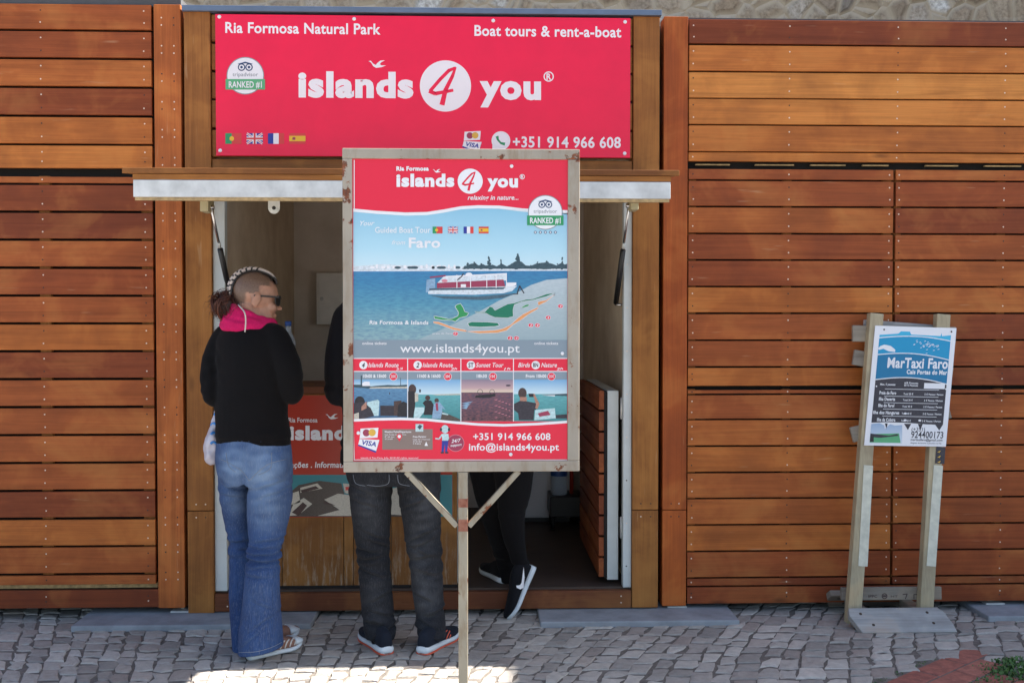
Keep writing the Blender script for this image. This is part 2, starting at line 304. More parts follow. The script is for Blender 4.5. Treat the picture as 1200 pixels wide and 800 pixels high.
# ------------------------------------------------------------------ mesh building
class MB:
    def __init__(s): s.v = []; s.f = []; s.m = []; s.r = []; s.mats = []; s.sm = []
    def mi(s, m):
        if m not in s.mats: s.mats.append(m)
        return s.mats.index(m)
    def add(s, vs, fs, m, rnd=None, smooth=False):
        o = len(s.v); k = s.mi(m); rnd = rnd or (random.random(), random.random(), random.random())
        s.v += [tuple(v) for v in vs]; s.r += [rnd]*len(vs)
        for f in fs: s.f.append(tuple(i+o for i in f)); s.m.append(k); s.sm.append(smooth)
        return s
    def box(s, x0, x1, y0, y1, z0, z1, m, rnd=None, rot=None):
        vs = [Vector((x, y, z)) for x in (x0, x1) for y in (y0, y1) for z in (z0, z1)]
        if rot is not None:
            c = Vector(((x0+x1)/2, (y0+y1)/2, (z0+z1)/2)); vs = [c + rot @ (v-c) for v in vs]
        return s.add(vs, [(0, 1, 3, 2), (4, 6, 7, 5), (0, 4, 5, 1), (2, 3, 7, 6), (0, 2, 6, 4), (1, 5, 7, 3)], m, rnd)
    def bar(s, p0, p1, w, h, m, up=(0, 0, 1), rnd=None):
        p0, p1 = Vector(p0), Vector(p1); t = (p1-p0).normalized(); u = Vector(up); a = t.cross(u).normalized(); b = a.cross(t).normalized()
        vs = [p + a*(sx*w/2) + b*(sz*h/2) for p in (p0, p1) for sx in (-1, 1) for sz in (-1, 1)]
        return s.add(vs, [(0, 1, 3, 2), (4, 6, 7, 5), (0, 4, 5, 1), (2, 3, 7, 6), (0, 2, 6, 4), (1, 5, 7, 3)], m, rnd)
    def tube(s, pts, rad, m, n=10, caps=True, rnd=None):
        pts = [Vector(p) for p in pts]; rad = rad if isinstance(rad, (list, tuple)) else [rad]*len(pts)
        vs, fs = [], []; prev = None
        for i, p in enumerate(pts):
            t = (pts[min(i+1, len(pts)-1)] - pts[max(i-1, 0)]).normalized()
            if prev is None: a = t.orthogonal().normalized()
            else: a = (prev - t*prev.dot(t)).normalized()
            prev = a; b = t.cross(a)
            for k in range(n):
                q = 2*math.pi*k/n; vs.append(p + (a*math.cos(q) + b*math.sin(q))*rad[i])
        for i in range(len(pts)-1):
            for k in range(n): fs.append((i*n+k, i*n+(k+1) % n, (i+1)*n+(k+1) % n, (i+1)*n+k))
        if caps: fs.append(tuple(range(n-1, -1, -1))); fs.append(tuple((len(pts)-1)*n+k for k in range(n)))
        return s.add(vs, fs, m, rnd, True)
    def disc(s, c, r, m, n=8, nrm=(0, -1, 0), h=.0012):
        c = Vector(c); nn = Vector(nrm); a = nn.orthogonal().normalized(); b = nn.cross(a)
        vs = [c + nn*h*.2 + (a*math.cos(2*math.pi*k/n)+b*math.sin(2*math.pi*k/n))*r for k in range(n)] + [c + nn*h + (a*math.cos(2*math.pi*k/n)+b*math.sin(2*math.pi*k/n))*r*.6 for k in range(n)]
        return s.add(vs, [tuple(range(n, 2*n))] + [(k, (k+1) % n, n+(k+1) % n, n+k) for k in range(n)], m)
    def ell(s, c, r, m, rot=None, nu=16, nv=10, rnd=None):
        c = Vector(c); vs = []; fs = []
        for j in range(nv+1):
            th = math.pi*j/nv
            for i in range(nu):
                ph = 2*math.pi*i/nu; v = Vector((r[0]*math.sin(th)*math.cos(ph), r[1]*math.sin(th)*math.sin(ph), r[2]*math.cos(th)))
                vs.append(c + (rot @ v if rot is not None else v))
        for j in range(nv):
            for i in range(nu): fs.append((j*nu+i, (j+1)*nu+i, (j+1)*nu+(i+1) % nu, j*nu+(i+1) % nu))
        return s.add(vs, fs, m, rnd, True)
    def build(s, name, parent=None, bevel=0.0, smooth=None):
        me = bpy.data.meshes.new(name); off = wpos(parent)
        me.from_pydata([(x-off.x, y-off.y, z-off.z) for x, y, z in s.v], [], s.f)
        for m in s.mats: me.materials.append(m)
        me.polygons.foreach_set('material_index', s.m)
        me.polygons.foreach_set('use_smooth', s.sm if smooth is None else [smooth]*len(s.f))
        at = me.color_attributes.new('rnd', 'FLOAT_COLOR', 'POINT')
        at.data.foreach_set('color', [c for r in s.r for c in (*r, 1.0)])
        me.update()
        o = bpy.data.objects.new(name, me); COL.objects.link(o)
        if parent is not None: o.parent = parent
        if bevel:
            b = o.modifiers.new('bevel', 'BEVEL'); b.width = bevel; b.segments = 2; b.limit_method = 'ANGLE'; b.angle_limit = math.radians(40)
        return o
def wpos(o):
    v = Vector((0, 0, 0))
    while o is not None: v += Vector(o.location); o = o.parent
    return v
def thing(name, loc, label, cat, group=None):
    o = bpy.data.objects.new(name, None); COL.objects.link(o); o.location = loc; o.empty_display_size = .1
    return tag(o, label, cat, group)
def tag(o, label, cat, group=None):
    o['label'] = label; o['category'] = cat
    if group: o['group'] = group
    return o
def struct(o, kind='structure'): o['kind'] = kind; return o
def copy_tree(o, parent=None):
    c = o.copy(); COL.objects.link(c)
    if parent is not None: c.parent = parent
    for ch in list(o.children): copy_tree(ch, c)
    return c

# flat artwork on a plane, drawn in photo-pixel measure and mapped on to the real plane
class Sheet:
    def __init__(s, pt, nrm=(0, -1, 0), step=.0004): s.p = Vector(pt); s.n = Vector(nrm).normalized(); s.step = step
    def at(s, px, py, layer=0):
        r = ray(px, py); t = (s.p-CAM).dot(s.n)/r.dot(s.n); return CAM + r*t + s.n*(layer*s.step)
    def poly(s, mb, pts, layer, m):
        vs = [s.at(x, y, layer) for x, y in pts]
        a = sum(pts[i][0]*pts[(i+1) % len(pts)][1]-pts[(i+1) % len(pts)][0]*pts[i][1] for i in range(len(pts)))
        idx = list(range(len(pts)));
        if a > 0: idx.reverse()
        mb.add(vs, [tuple(idx)], m)
    def rect(s, mb, x0, y0, x1, y1, layer, m): s.poly(mb, [(x0, y0), (x1, y0), (x1, y1), (x0, y1)], layer, m)
    def circ(s, mb, cx, cy, rx, layer, m, ry=None, n=36, a0=0, a1=360, rot=0):
        ry = ry or rx; pts = []
        full = a1-a0 >= 360
        cr, sr = math.cos(math.radians(rot)), math.sin(math.radians(rot))
        for k in range(n if full else n+1):
            a = math.radians(a0+(a1-a0)*k/n); x, y = rx*math.cos(a), ry*math.sin(a); pts.append((cx+x*cr-y*sr, cy+x*sr+y*cr))
        s.poly(mb, pts, layer, m)
    def ring(s, mb, cx, cy, r, w, layer, m, n=32):
        vs = []; fs = []
        for k in range(n):
            a = 2*math.pi*k/n
            for q in (r, r-w): vs.append(s.at(cx+q*math.cos(a), cy+q*math.sin(a), layer))
        for k in range(n): fs.append((2*k, 2*k+1, (2*k+3) % (2*n), (2*k+2) % (2*n)))
        mb.add(vs, fs, m)
    def stroke(s, mb, pts, w, layer, m):
        for i in range(len(pts)-1):
            (x0, y0), (x1, y1) = pts[i], pts[i+1]; L = math.hypot(x1-x0, y1-y0) or 1
            w0 = w[i] if isinstance(w, list) else w; w1 = w[i+1] if isinstance(w, list) else w
            nx, ny = -(y1-y0)/L, (x1-x0)/L; ex, ey = (x1-x0)/L*.25, (y1-y0)/L*.25
            s.poly(mb, [(x0-ex+nx*w0/2, y0-ey+ny*w0/2), (x1+ex+nx*w1/2, y1+ey+ny*w1/2), (x1+ex-nx*w1/2, y1+ey-ny*w1/2), (x0-ex-nx*w0/2, y0-ey-ny*w0/2)], layer, m)
    def text(s, mb, txt, x0, x1, yb, cap, layer, m, bold=0.0, shear=0.0, slope=0.0, skewy=0.0):
        """lettering from x0 to x1 on baseline yb (pixels); slope: baseline drop per pixel"""
        vs, fs = text_mesh(txt, bold, shear)
        xs = [v[0] for v in vs]; lo, hi = min(xs), max(xs); k = (x1-x0)/(hi-lo)
        out = []
        for x, y in vs:
            X = x0+(x-lo)*k; Y = yb - y*cap/CAPH + (X-x0)*slope; X += (yb-Y)*skewy
            out.append(s.at(X, Y, layer))
        mb.add(out, fs, m)
_tc = {}
def text_mesh(txt, bold, shear):
    key = (txt, bold, shear)
    if key in _tc: return _tc[key]
    cu = bpy.data.curves.new('lettering', 'FONT'); cu.body = txt; cu.size = 1; cu.offset = bold; cu.shear = shear; cu.resolution_u = 3; cu.fill_mode = 'FRONT'
    if bold: cu.space_character = 1.0+bold*2.2
    o = bpy.data.objects.new('lettering', cu); COL.objects.link(o)
    dg = bpy.context.evaluated_depsgraph_get(); me = bpy.data.meshes.new_from_object(o.evaluated_get(dg))
    vs = [(v.co.x, v.co.y) for v in me.vertices]; fs = [tuple(p.vertices) for p in me.polygons]
    bpy.data.objects.remove(o); bpy.data.curves.remove(cu); bpy.data.meshes.remove(me)
    # keep every face turned the same way
    def area(f): return sum(vs[f[i]][0]*vs[f[(i+1) % len(f)]][1]-vs[f[(i+1) % len(f)]][0]*vs[f[i]][1] for i in range(len(f)))
    fs = [f if area(f) > 0 else tuple(reversed(f)) for f in fs]
    _tc[key] = (vs, fs); return vs, fs
CAPH = max(v[1] for v in text_mesh('H', 0, 0)[0])

# ------------------------------------------------------------------ the setting: ground, paving
g = MB(); g.add([(-400, -400, -.03), (400, -400, -.03), (400, 400, -.03), (-400, 400, -.03)], [(0, 1, 2, 3)], M['ground'])
struct(g.build('ground'))
g = MB(); g.add([(-8, -6, -.0045), (8, -6, -.0045), (8, 1.2, -.0045), (-8, 1.2, -.0045)], [(0, 1, 2, 3)], M['bed'])
struct(g.build('pavement_bed'))
BR = [G(1018, 806), (G(1128, 759)), (G(1172, 776)), G(1215, 790), G(1300, 850), G(1100, 900)]   # clay brick corner
def inside(x, y, poly):
    c = False; n = len(poly)
    for i in range(n):
        a, b = poly[i], poly[(i+1) % n]
        if (a.y > y) != (b.y > y) and x < (b.x-a.x)*(y-a.y)/(b.y-a.y)+a.x: c = not c
    return c
def shear_at(u): return .40 if u < -2 else (-.5 if u > .8 else .40-.9*(u+2)/2.8)
def pave(u, v):
    ve = 1.5*math.tanh(v/1.5) if v > 0 else v
    return u + shear_at(u)*ve + .018*math.sin(v*3.1+u*2), -v + .02*math.sin(u*2.3+v*1.3)
st = MB(); rs = random.Random(3)
def sett(poly, z):
    c = [sum(p[i] for p in poly)/len(poly) for i in (0, 1)]; n = len(poly)
    tx, ty = rs.gauss(0, .010), rs.gauss(0, .010)
    vs = []
    for f, dz in ((1.0, -.03), (.99, -.004), (.95, -.0008), (.6, .0006)):
        for p in poly:
            x = c[0]+(p[0]-c[0])*f; y = c[1]+(p[1]-c[1])*f
            vs.append((x, y, z+dz+(tx*(x-c[0])+ty*(y-c[1])) + (rs.gauss(0, .0008) if f < 1 else 0)))
    fs = [tuple(range(3*n, 4*n))]
    for k in range(3):
        for i in range(n): fs.append((k*n+i, k*n+(i+1) % n, (k+1)*n+(i+1) % n, (k+1)*n+i))
    st.add(vs, fs, M['stone'], (rs.random(), rs.random(), rs.random()))
u = -8.5
while u < 8.5:
    wdt = rs.uniform(.072, .104); v = -.9 + rs.random()*.1
    while v < 5.2:
        ln = rs.uniform(.075, .135)
        if v+ln > -.75:
            cx, cy = pave(u+wdt/2, v+ln/2)
            if abs(cx) < 7.6 and not inside(cx, cy, BR):
                gp = rs.uniform(.0025, .006); gv_ = rs.uniform(.005, .010); j = lambda: rs.gauss(0, .0058)
                q = []
                for (a, b) in ((gp, gv_), (wdt/2, gv_), (wdt-gp, gv_), (wdt-gp, ln/2), (wdt-gp, ln-gv_), (wdt/2, ln-gv_), (gp, ln-gv_), (gp, ln/2)):
                    x, y = pave(u+a, v+b); q.append((x+j(), y+j()))
                q.reverse() if sum(q[i][0]*q[(i+1) % 8][1]-q[(i+1) % 8][0]*q[i][1] for i in range(8)) < 0 else None
                sett(q, rs.gauss(0, .0012))
        v += ln
    u += wdt
struct(st.build('pavement', smooth=False))
# clay brick corner of paving: courses running away to the right
bk = MB(); a0, a1 = G(1018, 806), G(1128, 759); ax = (a1-a0).normalized(); ay = Vector((ax.y, -ax.x, 0))
for i in range(-2, 24):
    for k in range(0, 12):
        L, Wd = .215, .105
        o = a0 + ax*((i+(k % 2)*.5)*L-.1) + ay*(k*Wd)
        c = o + ax*L/2 + ay*Wd/2
        if not inside(c.x, c.y, BR): continue
        e = .004; z = rs.gauss(-.001, .0015)
        q = [o+ax*e+ay*e, o+ax*(L-e)+ay*e, o+ax*(L-e)+ay*(Wd-e), o+ax*e+ay*(Wd-e)]
        if (q[1]-q[0]).cross(q[2]-q[1]).z < 0: q.reverse()
        vs = [(p.x, p.y, -.04) for p in q]+[(p.x, p.y, z) for p in q]
        bk.add(vs, [(4, 5, 6, 7), (0, 1, 5, 4), (1, 2, 6, 5), (2, 3, 7, 6), (3, 0, 4, 7)], M['brick'], (rs.random(),)*3)
struct(bk.build('brick_paving', bevel=.004))
def slab(x0, x1, y0, label):
    m = MB(); m.box(x0, x1, y0, .9, -.04, .022, M['slab']); o = m.build('concrete_slab', bevel=.006)
    tag(o, label, 'slab', 'concrete slabs under the kiosks')
slab(G(84, 738).x, G(270, 738).x+.35, G(180, 738).y, 'grey concrete slab under the joint of the left and middle kiosks')
slab(G(633, 733).x, G(868, 733).x, G(750, 733).y, 'grey concrete slab under the joint of the middle and right kiosks')
slab(G(1158, 727).x, G(1158, 727).x+1.1, G(1180, 727).y, 'grey concrete slab at the right edge behind the weathered sign stand')

# old rubble wall behind
wl = MB(); nx, nz = 120, 50; rw = random.Random(5)
X0, X1, Z1, YW = -9, 9, 6.0, 2.9
gv = {}
for i in range(nx+1):
    for j in range(nz+1):
        x = X0+(X1-X0)*i/nx; z = Z1*j/nz
        gv[i, j] = (x, YW-.04*mnoise.noise(Vector((x*3, 0, z*3)))-.03*mnoise.noise(Vector((x*8, 3, z*8))), z)
ids = {k: n for n, k in enumerate(gv)}
wl.add(list(gv.values()), [(ids[i, j], ids[i+1, j], ids[i+1, j+1], ids[i, j+1]) for i in range(nx) for j in range(nz)], M['rubble'])
wl.box(X0, X1, YW+.1, YW+.9, 0, Z1+.02, M['rubble'])
tag(wl.build('stone_wall'), 'old rubble stone wall rising behind the timber kiosks', 'wall')
# the building whose shade falls over the right of the pavement
hb = thing('building', (8, 0, 0), 'plain limewashed building beyond the right kiosk that shades the pavement', 'building')
XB = 6.5; HB = (XB-.12)/(math.sin(SUN_AZ)/math.tan(SUN_EL))
m = MB(); m.box(XB, XB+6, -1.2, 6.5, 0, HB-.12, M['render']); m.build('wall', hb)
m = MB(); m.box(XB-.0, XB+6.02, -1.22, 6.52, HB-.119, HB, M['roof']); m.build('roof', hb)
for yy in (.5, 2.6, 4.7):
    m = MB(); m.box(XB-.03, XB-.003, yy-.5, yy+.5, 3.2, 4.6, M['brown_v']); f = m.build('window', hb)

# ------------------------------------------------------------------ kiosks
def screw(mb, x, z, y, r=.0036): mb.disc((x, y, z), r, M['screw'] if random.random() < .72 else M['screw_dark'], 7)
def boards(mb, x0, x1, zs, cols, yf=0.0, th=.022, gap=.011, m=None, tone=None):
    """horizontal boards between the heights zs (top down), screws in pairs at cols"""
    for i in range(len(zs)-1):
        zt, zb = zs[i]-gap/2, zs[i+1]+gap/2; dy = random.uniform(-.0015, .0015)
        a = random.gauss(0, .0006); r = Matrix.Rotation(a, 3, 'Y')
        t = tone(i) if tone else random.choice((.02, .10, .2, .3, .38, .45, .52, .6, .34, .24, .48))
        mb.box(x0, x1, yf+dy, yf+th+dy, zb, zt, m or M['plank'], (t, random.random(), random.random()), r)
        for c in cols:
            if zt-zb > .06: screw(mb, c, zt-.028, yf+dy); screw(mb, c+random.uniform(-.002, .002), zb+.03, yf+dy)
            else: screw(mb, c, (zt+zb)/2, yf+dy)
def z_of(ys, px): return [P(px, y, 0).z for y in ys]
GRP = 'timber kiosks in a row'
# --- left kiosk
LK = thing('timber_kiosk', (-2.2, 1.1, 0), 'closed reddish timber kiosk at the far left with no sign on it', 'kiosk', GRP)
xL0, xL1 = -4.2, PX(180.5); xp0, xp1 = PX(183), PX(216)
m = MB(); m.box(xL0, xp1-.01, .06, 2.2, .06, P(180, 5).z-.01, M['dark']); m.build('wall', LK)
m = MB(); m.box(xL0-.05, xp1-.005, -.02+.03, 2.25, P(180, 5).z-.008, P(180, 5).z+.03, M['roof']); m.build('roof', LK)
ncol = [PX(52), PX(172), PX(52)-.65, PX(52)-1.2]
m = MB(); boards(m, xL0, xL1, z_of([4.5, 36.6, 69.6, 103, 136.5, 170, 199], 177), ncol, tone=lambda i: [.35, .25, .5, .12, .62, .75][i]); m.build('board_panel', LK, .002)
zz = z_of([206]+[216+32.55*k for k in range(15)]+[685], 178)
m = MB(); boards(m, xL0, xL1, zz, ncol)
for c in ncol: m.box(c-.025, c+.025, .024, .05, zz[-1], zz[0], M['brown_v'])
m.build('shutter', LK, .002)
m = MB(); boards(m, xL0, PX(186.5), z_of([690, 711], 180), ncol, gap=.002, yf=-.006, tone=lambda i: 0.05); m.box(xL0, xL1, .03, .05, P(180, 690).z, P(180, 684).z, M['plyedge']); m.build('base_rail', LK, .002)
def cpost(parent, x0, x1, zt, zb, m, split=None, name='corner_post', two=True, yf=-.008, dep=.1):
    mb = MB(); r = (random.random(), random.random(), random.random())
    segs = [(zt, zb)] if split is None else [(zt, split+.0015), (split-.0015, zb)]
    for a, b in segs: mb.box(x0, x1, yf, yf+dep, b, a, m, (random.random(), random.random(), random.random()))
    z = zt-.06; k = 0
    while z > zb+.05:
        if two:
            screw(mb, x0+.035, z, yf); screw(mb, x1-.03, z, yf)
        z -= .0925 if k % 2 else .033
        if not two: z -= .3
        k += 1
    if split is not None:
        for dz in (.03, -.03): screw(mb, x0+.04, split+dz, yf); screw(mb, x1-.035, split+dz, yf)
    return mb.build(name, parent, .003)
cpost(LK, xp0+.004, xp1-.003, P(200, 6).z, P(200, 711.5).z, M['plank_v'])
def foot(parent, x, y=.05):
    mb = MB(); mb.tube([(x, y, .022), (x, y, .07)], .009, M['galv'], 8); mb.box(x-.045, x+.045, y-.045, y+.045, .0225, .029, M['galv']); mb.build('levelling_foot', parent)
foot(LK, PX(209))
# --- right kiosk
RK = thing('timber_kiosk', (2.2, 1.1, 0), 'closed reddish timber kiosk on the right behind the weathered sign stand', 'kiosk', GRP)
xR0, xR1 = PX(806), 4.3; xs0, xs1 = PX(776.5), PX(804.5); xsm = PX(1046.5)
zt = P(806, 21.7).z
m = MB(); m.box(xs0+.01, xR1, .06, 2.2, .06, zt-.01, M['dark']); m.build('wall', RK)
m = MB(); m.box(xs0+.01, xR1+.05, .012, 2.25, zt-.008, zt+.006, M['roof']); m.build('roof', RK)
nc2 = [PX(811), PX(923), PX(1049), PX(1174), PX(1174)+.48, PX(1174)+.95]
m = MB(); boards(m, xR0, xR1, z_of([21.7, 51.8, 83.3, 114.8, 146, 177.8], 806), nc2, gap=.007, tone=lambda i: [.02, .7, .95, .85, .65][i])
boards(m, xR0, xR1, z_of([178, 189], 806), nc2[::2], gap=.002, yf=.006, tone=lambda i: .8); m.build('board_panel', RK, .002)
for k in range(9):
    m = MB(); x = xR0+.03+k*.27+random.uniform(-.02, .03); m.box(x, x+random.uniform(.12, .21), .03, .045, P(806, 192.5).z, P(806, 191).z, M['plyedge']); m.build('gap_strip', RK)
def door_pair(ys, gap, tone0):
    zs = z_of(ys, 806)
    for (a, b, cols) in ((xR0, xsm-.006, nc2[:2]+[xsm-.025]), (xsm+.006, xsm+.97, [xsm+.02, nc2[3], xsm+.94]), (xsm+.982, xR1, [xsm+1.0])):
        mb = MB(); boards(mb, a, b, zs, cols, gap=gap)
        for c in cols: mb.box(max(a, c-.02), min(b, c+.02), .024, .05, zs[-1], zs[0], M['brown_v'])
        mb.build('shutter', RK, .002)
door_pair([197, 211, 242, 273.5, 304.5, 335.7, 367, 398.6, 430, 453], .008, 0)
door_pair([456, 462, 491.5, 522.7, 553.6, 584, 615, 646, 677, 687], .008, 0)
m = MB(); boards(m, xR0, xR1, z_of([687.5, 707], 806), nc2, gap=.002, yf=-.004, tone=lambda i: .1); m.build('base_rail', RK, .002)
cpost(RK, xs0, xs1, P(790, 20).z, P(790, 709).z, M['plank_v'], split=P(790, 597).z, two=False)
foot(RK, PX(795)); foot(RK, PX(1170))
# --- middle kiosk, open
CK = thing('timber_kiosk', (-.35, 1.1, 0), 'open brown timber kiosk in the middle with a raised shutter and red sign above', 'kiosk', GRP)
xa0, xa1, xb0, xb1 = PX(219), PX(249.5), PX(741), PX(771.5)
ztop = P(600, 15).z; zf = P(600, 690).z; DEP = 2.1; zsb = P(740, 711.5).z
cpost(CK, xa0, xa1, P(234, 14).z, P(234, 717.5).z, M['brown_v'], split=P(234, 598).z, two=False)
cpost(CK, xb0, xb1, P(756, 20).z, P(756, 711).z, M['brown_v'], split=P(756, 597).z, two=False)
m = MB(); boards(m, xa1+.003, xb0-.003, z_of([18, 52, 85, 118, 152, 186, 205], 500), [], yf=.004, m=M['brown_h']); m.build('fascia_boards', CK, .002)
m = MB(); m.box(xa0-.004, xb1+.006, -.028, .05, P(500, 17.5).z, P(500, 11).z, M['blue_metal']); m.build('roof_flashing', CK, .002)
m = MB(); m.box(xa0, xb1, .052, DEP+.1, P(500, 17).z-.01, P(500, 15).z-.004, M['roof']); m.build('roof', CK)
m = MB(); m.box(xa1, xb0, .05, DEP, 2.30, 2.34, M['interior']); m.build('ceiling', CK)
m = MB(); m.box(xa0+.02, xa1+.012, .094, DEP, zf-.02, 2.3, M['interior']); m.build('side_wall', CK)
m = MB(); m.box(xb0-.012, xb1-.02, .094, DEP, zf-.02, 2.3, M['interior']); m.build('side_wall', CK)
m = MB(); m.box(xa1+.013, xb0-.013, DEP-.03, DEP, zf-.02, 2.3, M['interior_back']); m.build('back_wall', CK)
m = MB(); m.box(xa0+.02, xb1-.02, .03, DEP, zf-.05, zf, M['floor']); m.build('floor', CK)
m = MB(); m.box(xa1+.002, xb0-.002, -.004, .028, zsb, P(740, 691).z, M['sill'], (.3, .2, .5))
for x in (xb0-.05, xa1+.06, -.4): screw(m, x, zsb+.055, -.004); screw(m, x, zsb+.025, -.004)
m.build('sill', CK, .003)
m = MB(); m.box(xa1+.001, PX(264), .012, .06, zf, 2.05, M['white_metal']); m.build('jamb', CK, .003)
m = MB(); m.box(PX(731), xb0-.001, .012, .06, zf, 2.05, M['white_metal'])
for k in range(8): screw(m, PX(735), zf+.1+k*.2, .012)
m.build('jamb', CK, .003)
# raised shutter (awning)
yF = -.95; AW = bpy.data.objects.new('awning_shutter', None); COL.objects.link(AW); AW.parent = CK
zf0 = P(470, 198, yF).z; zf1 = P(470, 205, yF).z; zf2 = P(470, 212, yF).z; zf3 = P(470, 232, yF).z; zf4 = P(470, 236, yF).z
rise = .10
def slab_sl(mb, x0, x1, y0, y1, zt, zb, m, rnd=None):     # a layer of the sloping shutter: front (y0) lower than rear
    s = lambda y: rise*(y-yF)/(0-yF)
    vs = [Vector((x, y, z+s(y))) for x in (x0, x1) for y in (y0, y1) for z in (zb, zt)]
    mb.add(vs, [(0, 1, 3, 2), (4, 6, 7, 5), (0, 4, 5, 1), (2, 3, 7, 6), (0, 2, 6, 4), (1, 5, 7, 3)], m, rnd)
xw0, xw1 = PX(145.5, yF), PX(795, yF); xm0, xm1 = PX(158, yF), PX(785, yF)
m = MB(); yb = yF-.004
for k in range(7):
    y1 = min(yb+.125, -.03); slab_sl(m, xw0, xw1, yb, y1-.006, zf0, zf1+.001, M['brown_h'], (random.random(), random.random(), .4)); yb = y1
slab_sl(m, xm0-.002, xm1+.002, yF, yF+.06, zf1, zf2+.001, M['brown_h'], (.5, .3, .8)); slab_sl(m, xm0, xm1, yF+.5, yF+.56, zf1, zf2+.001, M['brown_h'])
m.build('cladding_boards', AW, .002)
m = MB(); slab_sl(m, xm0, xm1, yF, yF+.04, zf2, zf3, M['galv']); slab_sl(m, xm0, xm1, -.06, -.03, zf2, zf3, M['galv'])
for x in (xm0, xm1-.04, (xm0+xm1)/2): slab_sl(m, x, x+.04, yF+.041, -.061, zf2, zf3, M['galv'])
m.build('metal_frame', AW, .002)
m = MB(); slab_sl(m, xm0+.006, xm1-.004, yF+.002, -.03, zf3-.0005, zf4, M['plyedge']); m.build('lining_board', AW)
m = MB(); q = P(321, 240, yF+.15)
m.box(q.x-.022, q.x+.022, q.y, q.y+.005, q.z-.012, q.z+.03, M['white_metal']); m.tube([(q.x, q.y+.0003, q.z-.012), (q.x, q.y+.0047, q.z-.012)], .022, M['white_metal'], 22)
m.disc((q.x, q.y-.0005, q.z-.012), .0075, M['black'], 14); m.build('latch_lug', AW)
def strut(u0, u1, l0, l1):
    top = P(u0, u1, -.26); bot = P(l0, l1, .10); d = bot-top
    mb = MB(); mb.tube([top, top+d*.45], .0055, M['chrome'], 10); mb.tube([top+d*.43, bot-d*.02], .0125, M['black'], 12)
    mb.tube([bot-d*.02, bot], .006, M['chrome'], 8); mb.tube([top-Vector((.012, 0, 0)), top+Vector((.012, 0, 0))], .010, M['chrome'], 10)
    mb.tube([top+d*.36, top+d*.41], .007, M['white_metal'], 8); mb.build('gas_strut', AW)
    mb = MB(); s = 1 if u0 > 557 else -1
    mb.box(min(top.x, top.x+s*.035), max(top.x, top.x+s*.035), -.31, -.21, top.z-.022, top.z+.045, M['ply_bracket']); mb.build('strut_bracket', AW, .002)
    mb = MB(); mb.tube([bot, bot+Vector((s*.05, 0, 0))], .006, M['chrome'], 8); mb.build('strut_pin', AW)
strut(247.5, 243, 271, 352); strut(737, 241, 721.5, 357)
# counter on the left, half door swung in on the right
xc1 = PX(536, .06); zc = P(360, 455).z
m = MB()
bx = [PX(264)+.004, PX(330, .06), PX(402.5, .06), PX(414, .06), PX(458, .06), PX(505, .06), PX(511, .06), xc1]
for a, b in zip(bx[:-1], bx[1:]): m.box(a+.0015, b-.0015, .05, .075, zf+.012, zc-.03, M['worn_v'])
m.box(bx[0], xc1, .0755, .09, zf, zc-.03, M['white_metal']); m.box(bx[0], xc1, .048, .09, zf, zf+.012, M['dark'])
m.build('counter_front', CK, .0015)
m = MB(); m.box(bx[0], xc1+.02, .045, .5, zc-.029, zc+.005, M['sill']); m.build('countertop', CK, .004)
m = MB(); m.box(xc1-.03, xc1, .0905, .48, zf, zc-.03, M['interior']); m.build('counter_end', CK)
HD = bpy.data.objects.new('half_door', None); COL.objects.link(HD); HD.parent = CK
zdt = P(722, 456, .1).z; xd = PX(709, .075); ye = .98
m = MB(); nb = 9; hz = (zdt-zf-.03)/nb
for k in range(nb): m.box(xd-.028, xd-.004, .075, ye, zf+.03+k*hz+.005, zf+.03+(k+1)*hz-.005, M['plank_y'], (random.random()*.5, random.random(), random.random()))
m.box(xd-.0035, xd+.012, .076, ye, zf+.03, zdt-.01, M['dark']); m.build('door_boards', HD, .002)
m = MB(); m.box(xd+.0125, PX(725, .075), .078, .125, zf+.02, zdt-.005, M['white_metal']); m.box(xd+.0125, PX(725, .075), .1255, ye, zdt-.05, zdt-.005, M['white_metal']); m.box(xd+.0125, PX(725, .075), .1255, ye, zf+.02, zf+.06, M['white_metal']); m.build('door_frame', HD, .002)
for zz_ in (zf+.22, zf+.78):
    m = MB(); m.tube([(PX(728.5, .07), .066, zz_), (PX(728.5, .07), .066, zz_+.1)], .007, M['galv'], 10); m.build('hinge', HD)
# electrical cabinet on the back wall
EC = MB(); a, b = P(371.5, 320, DEP-.1), P(452, 380, DEP-.1); EC.box(a.x, b.x, DEP-.13, DEP-.031, b.z, a.z, M['cabinet'])
ec = EC.build('electrical_cabinet', CK, .004)
m = MB(); m.box(a.x+.016, b.x-.016, DEP-.138, DEP-.1305, b.z+.016, a.z-.016, M['cabinet']); m.disc((a.x+.035, DEP-.138, (a.z+b.z)/2), .012, M['galv'], 14, h=.004); m.build('cabinet_door', ec, .002)
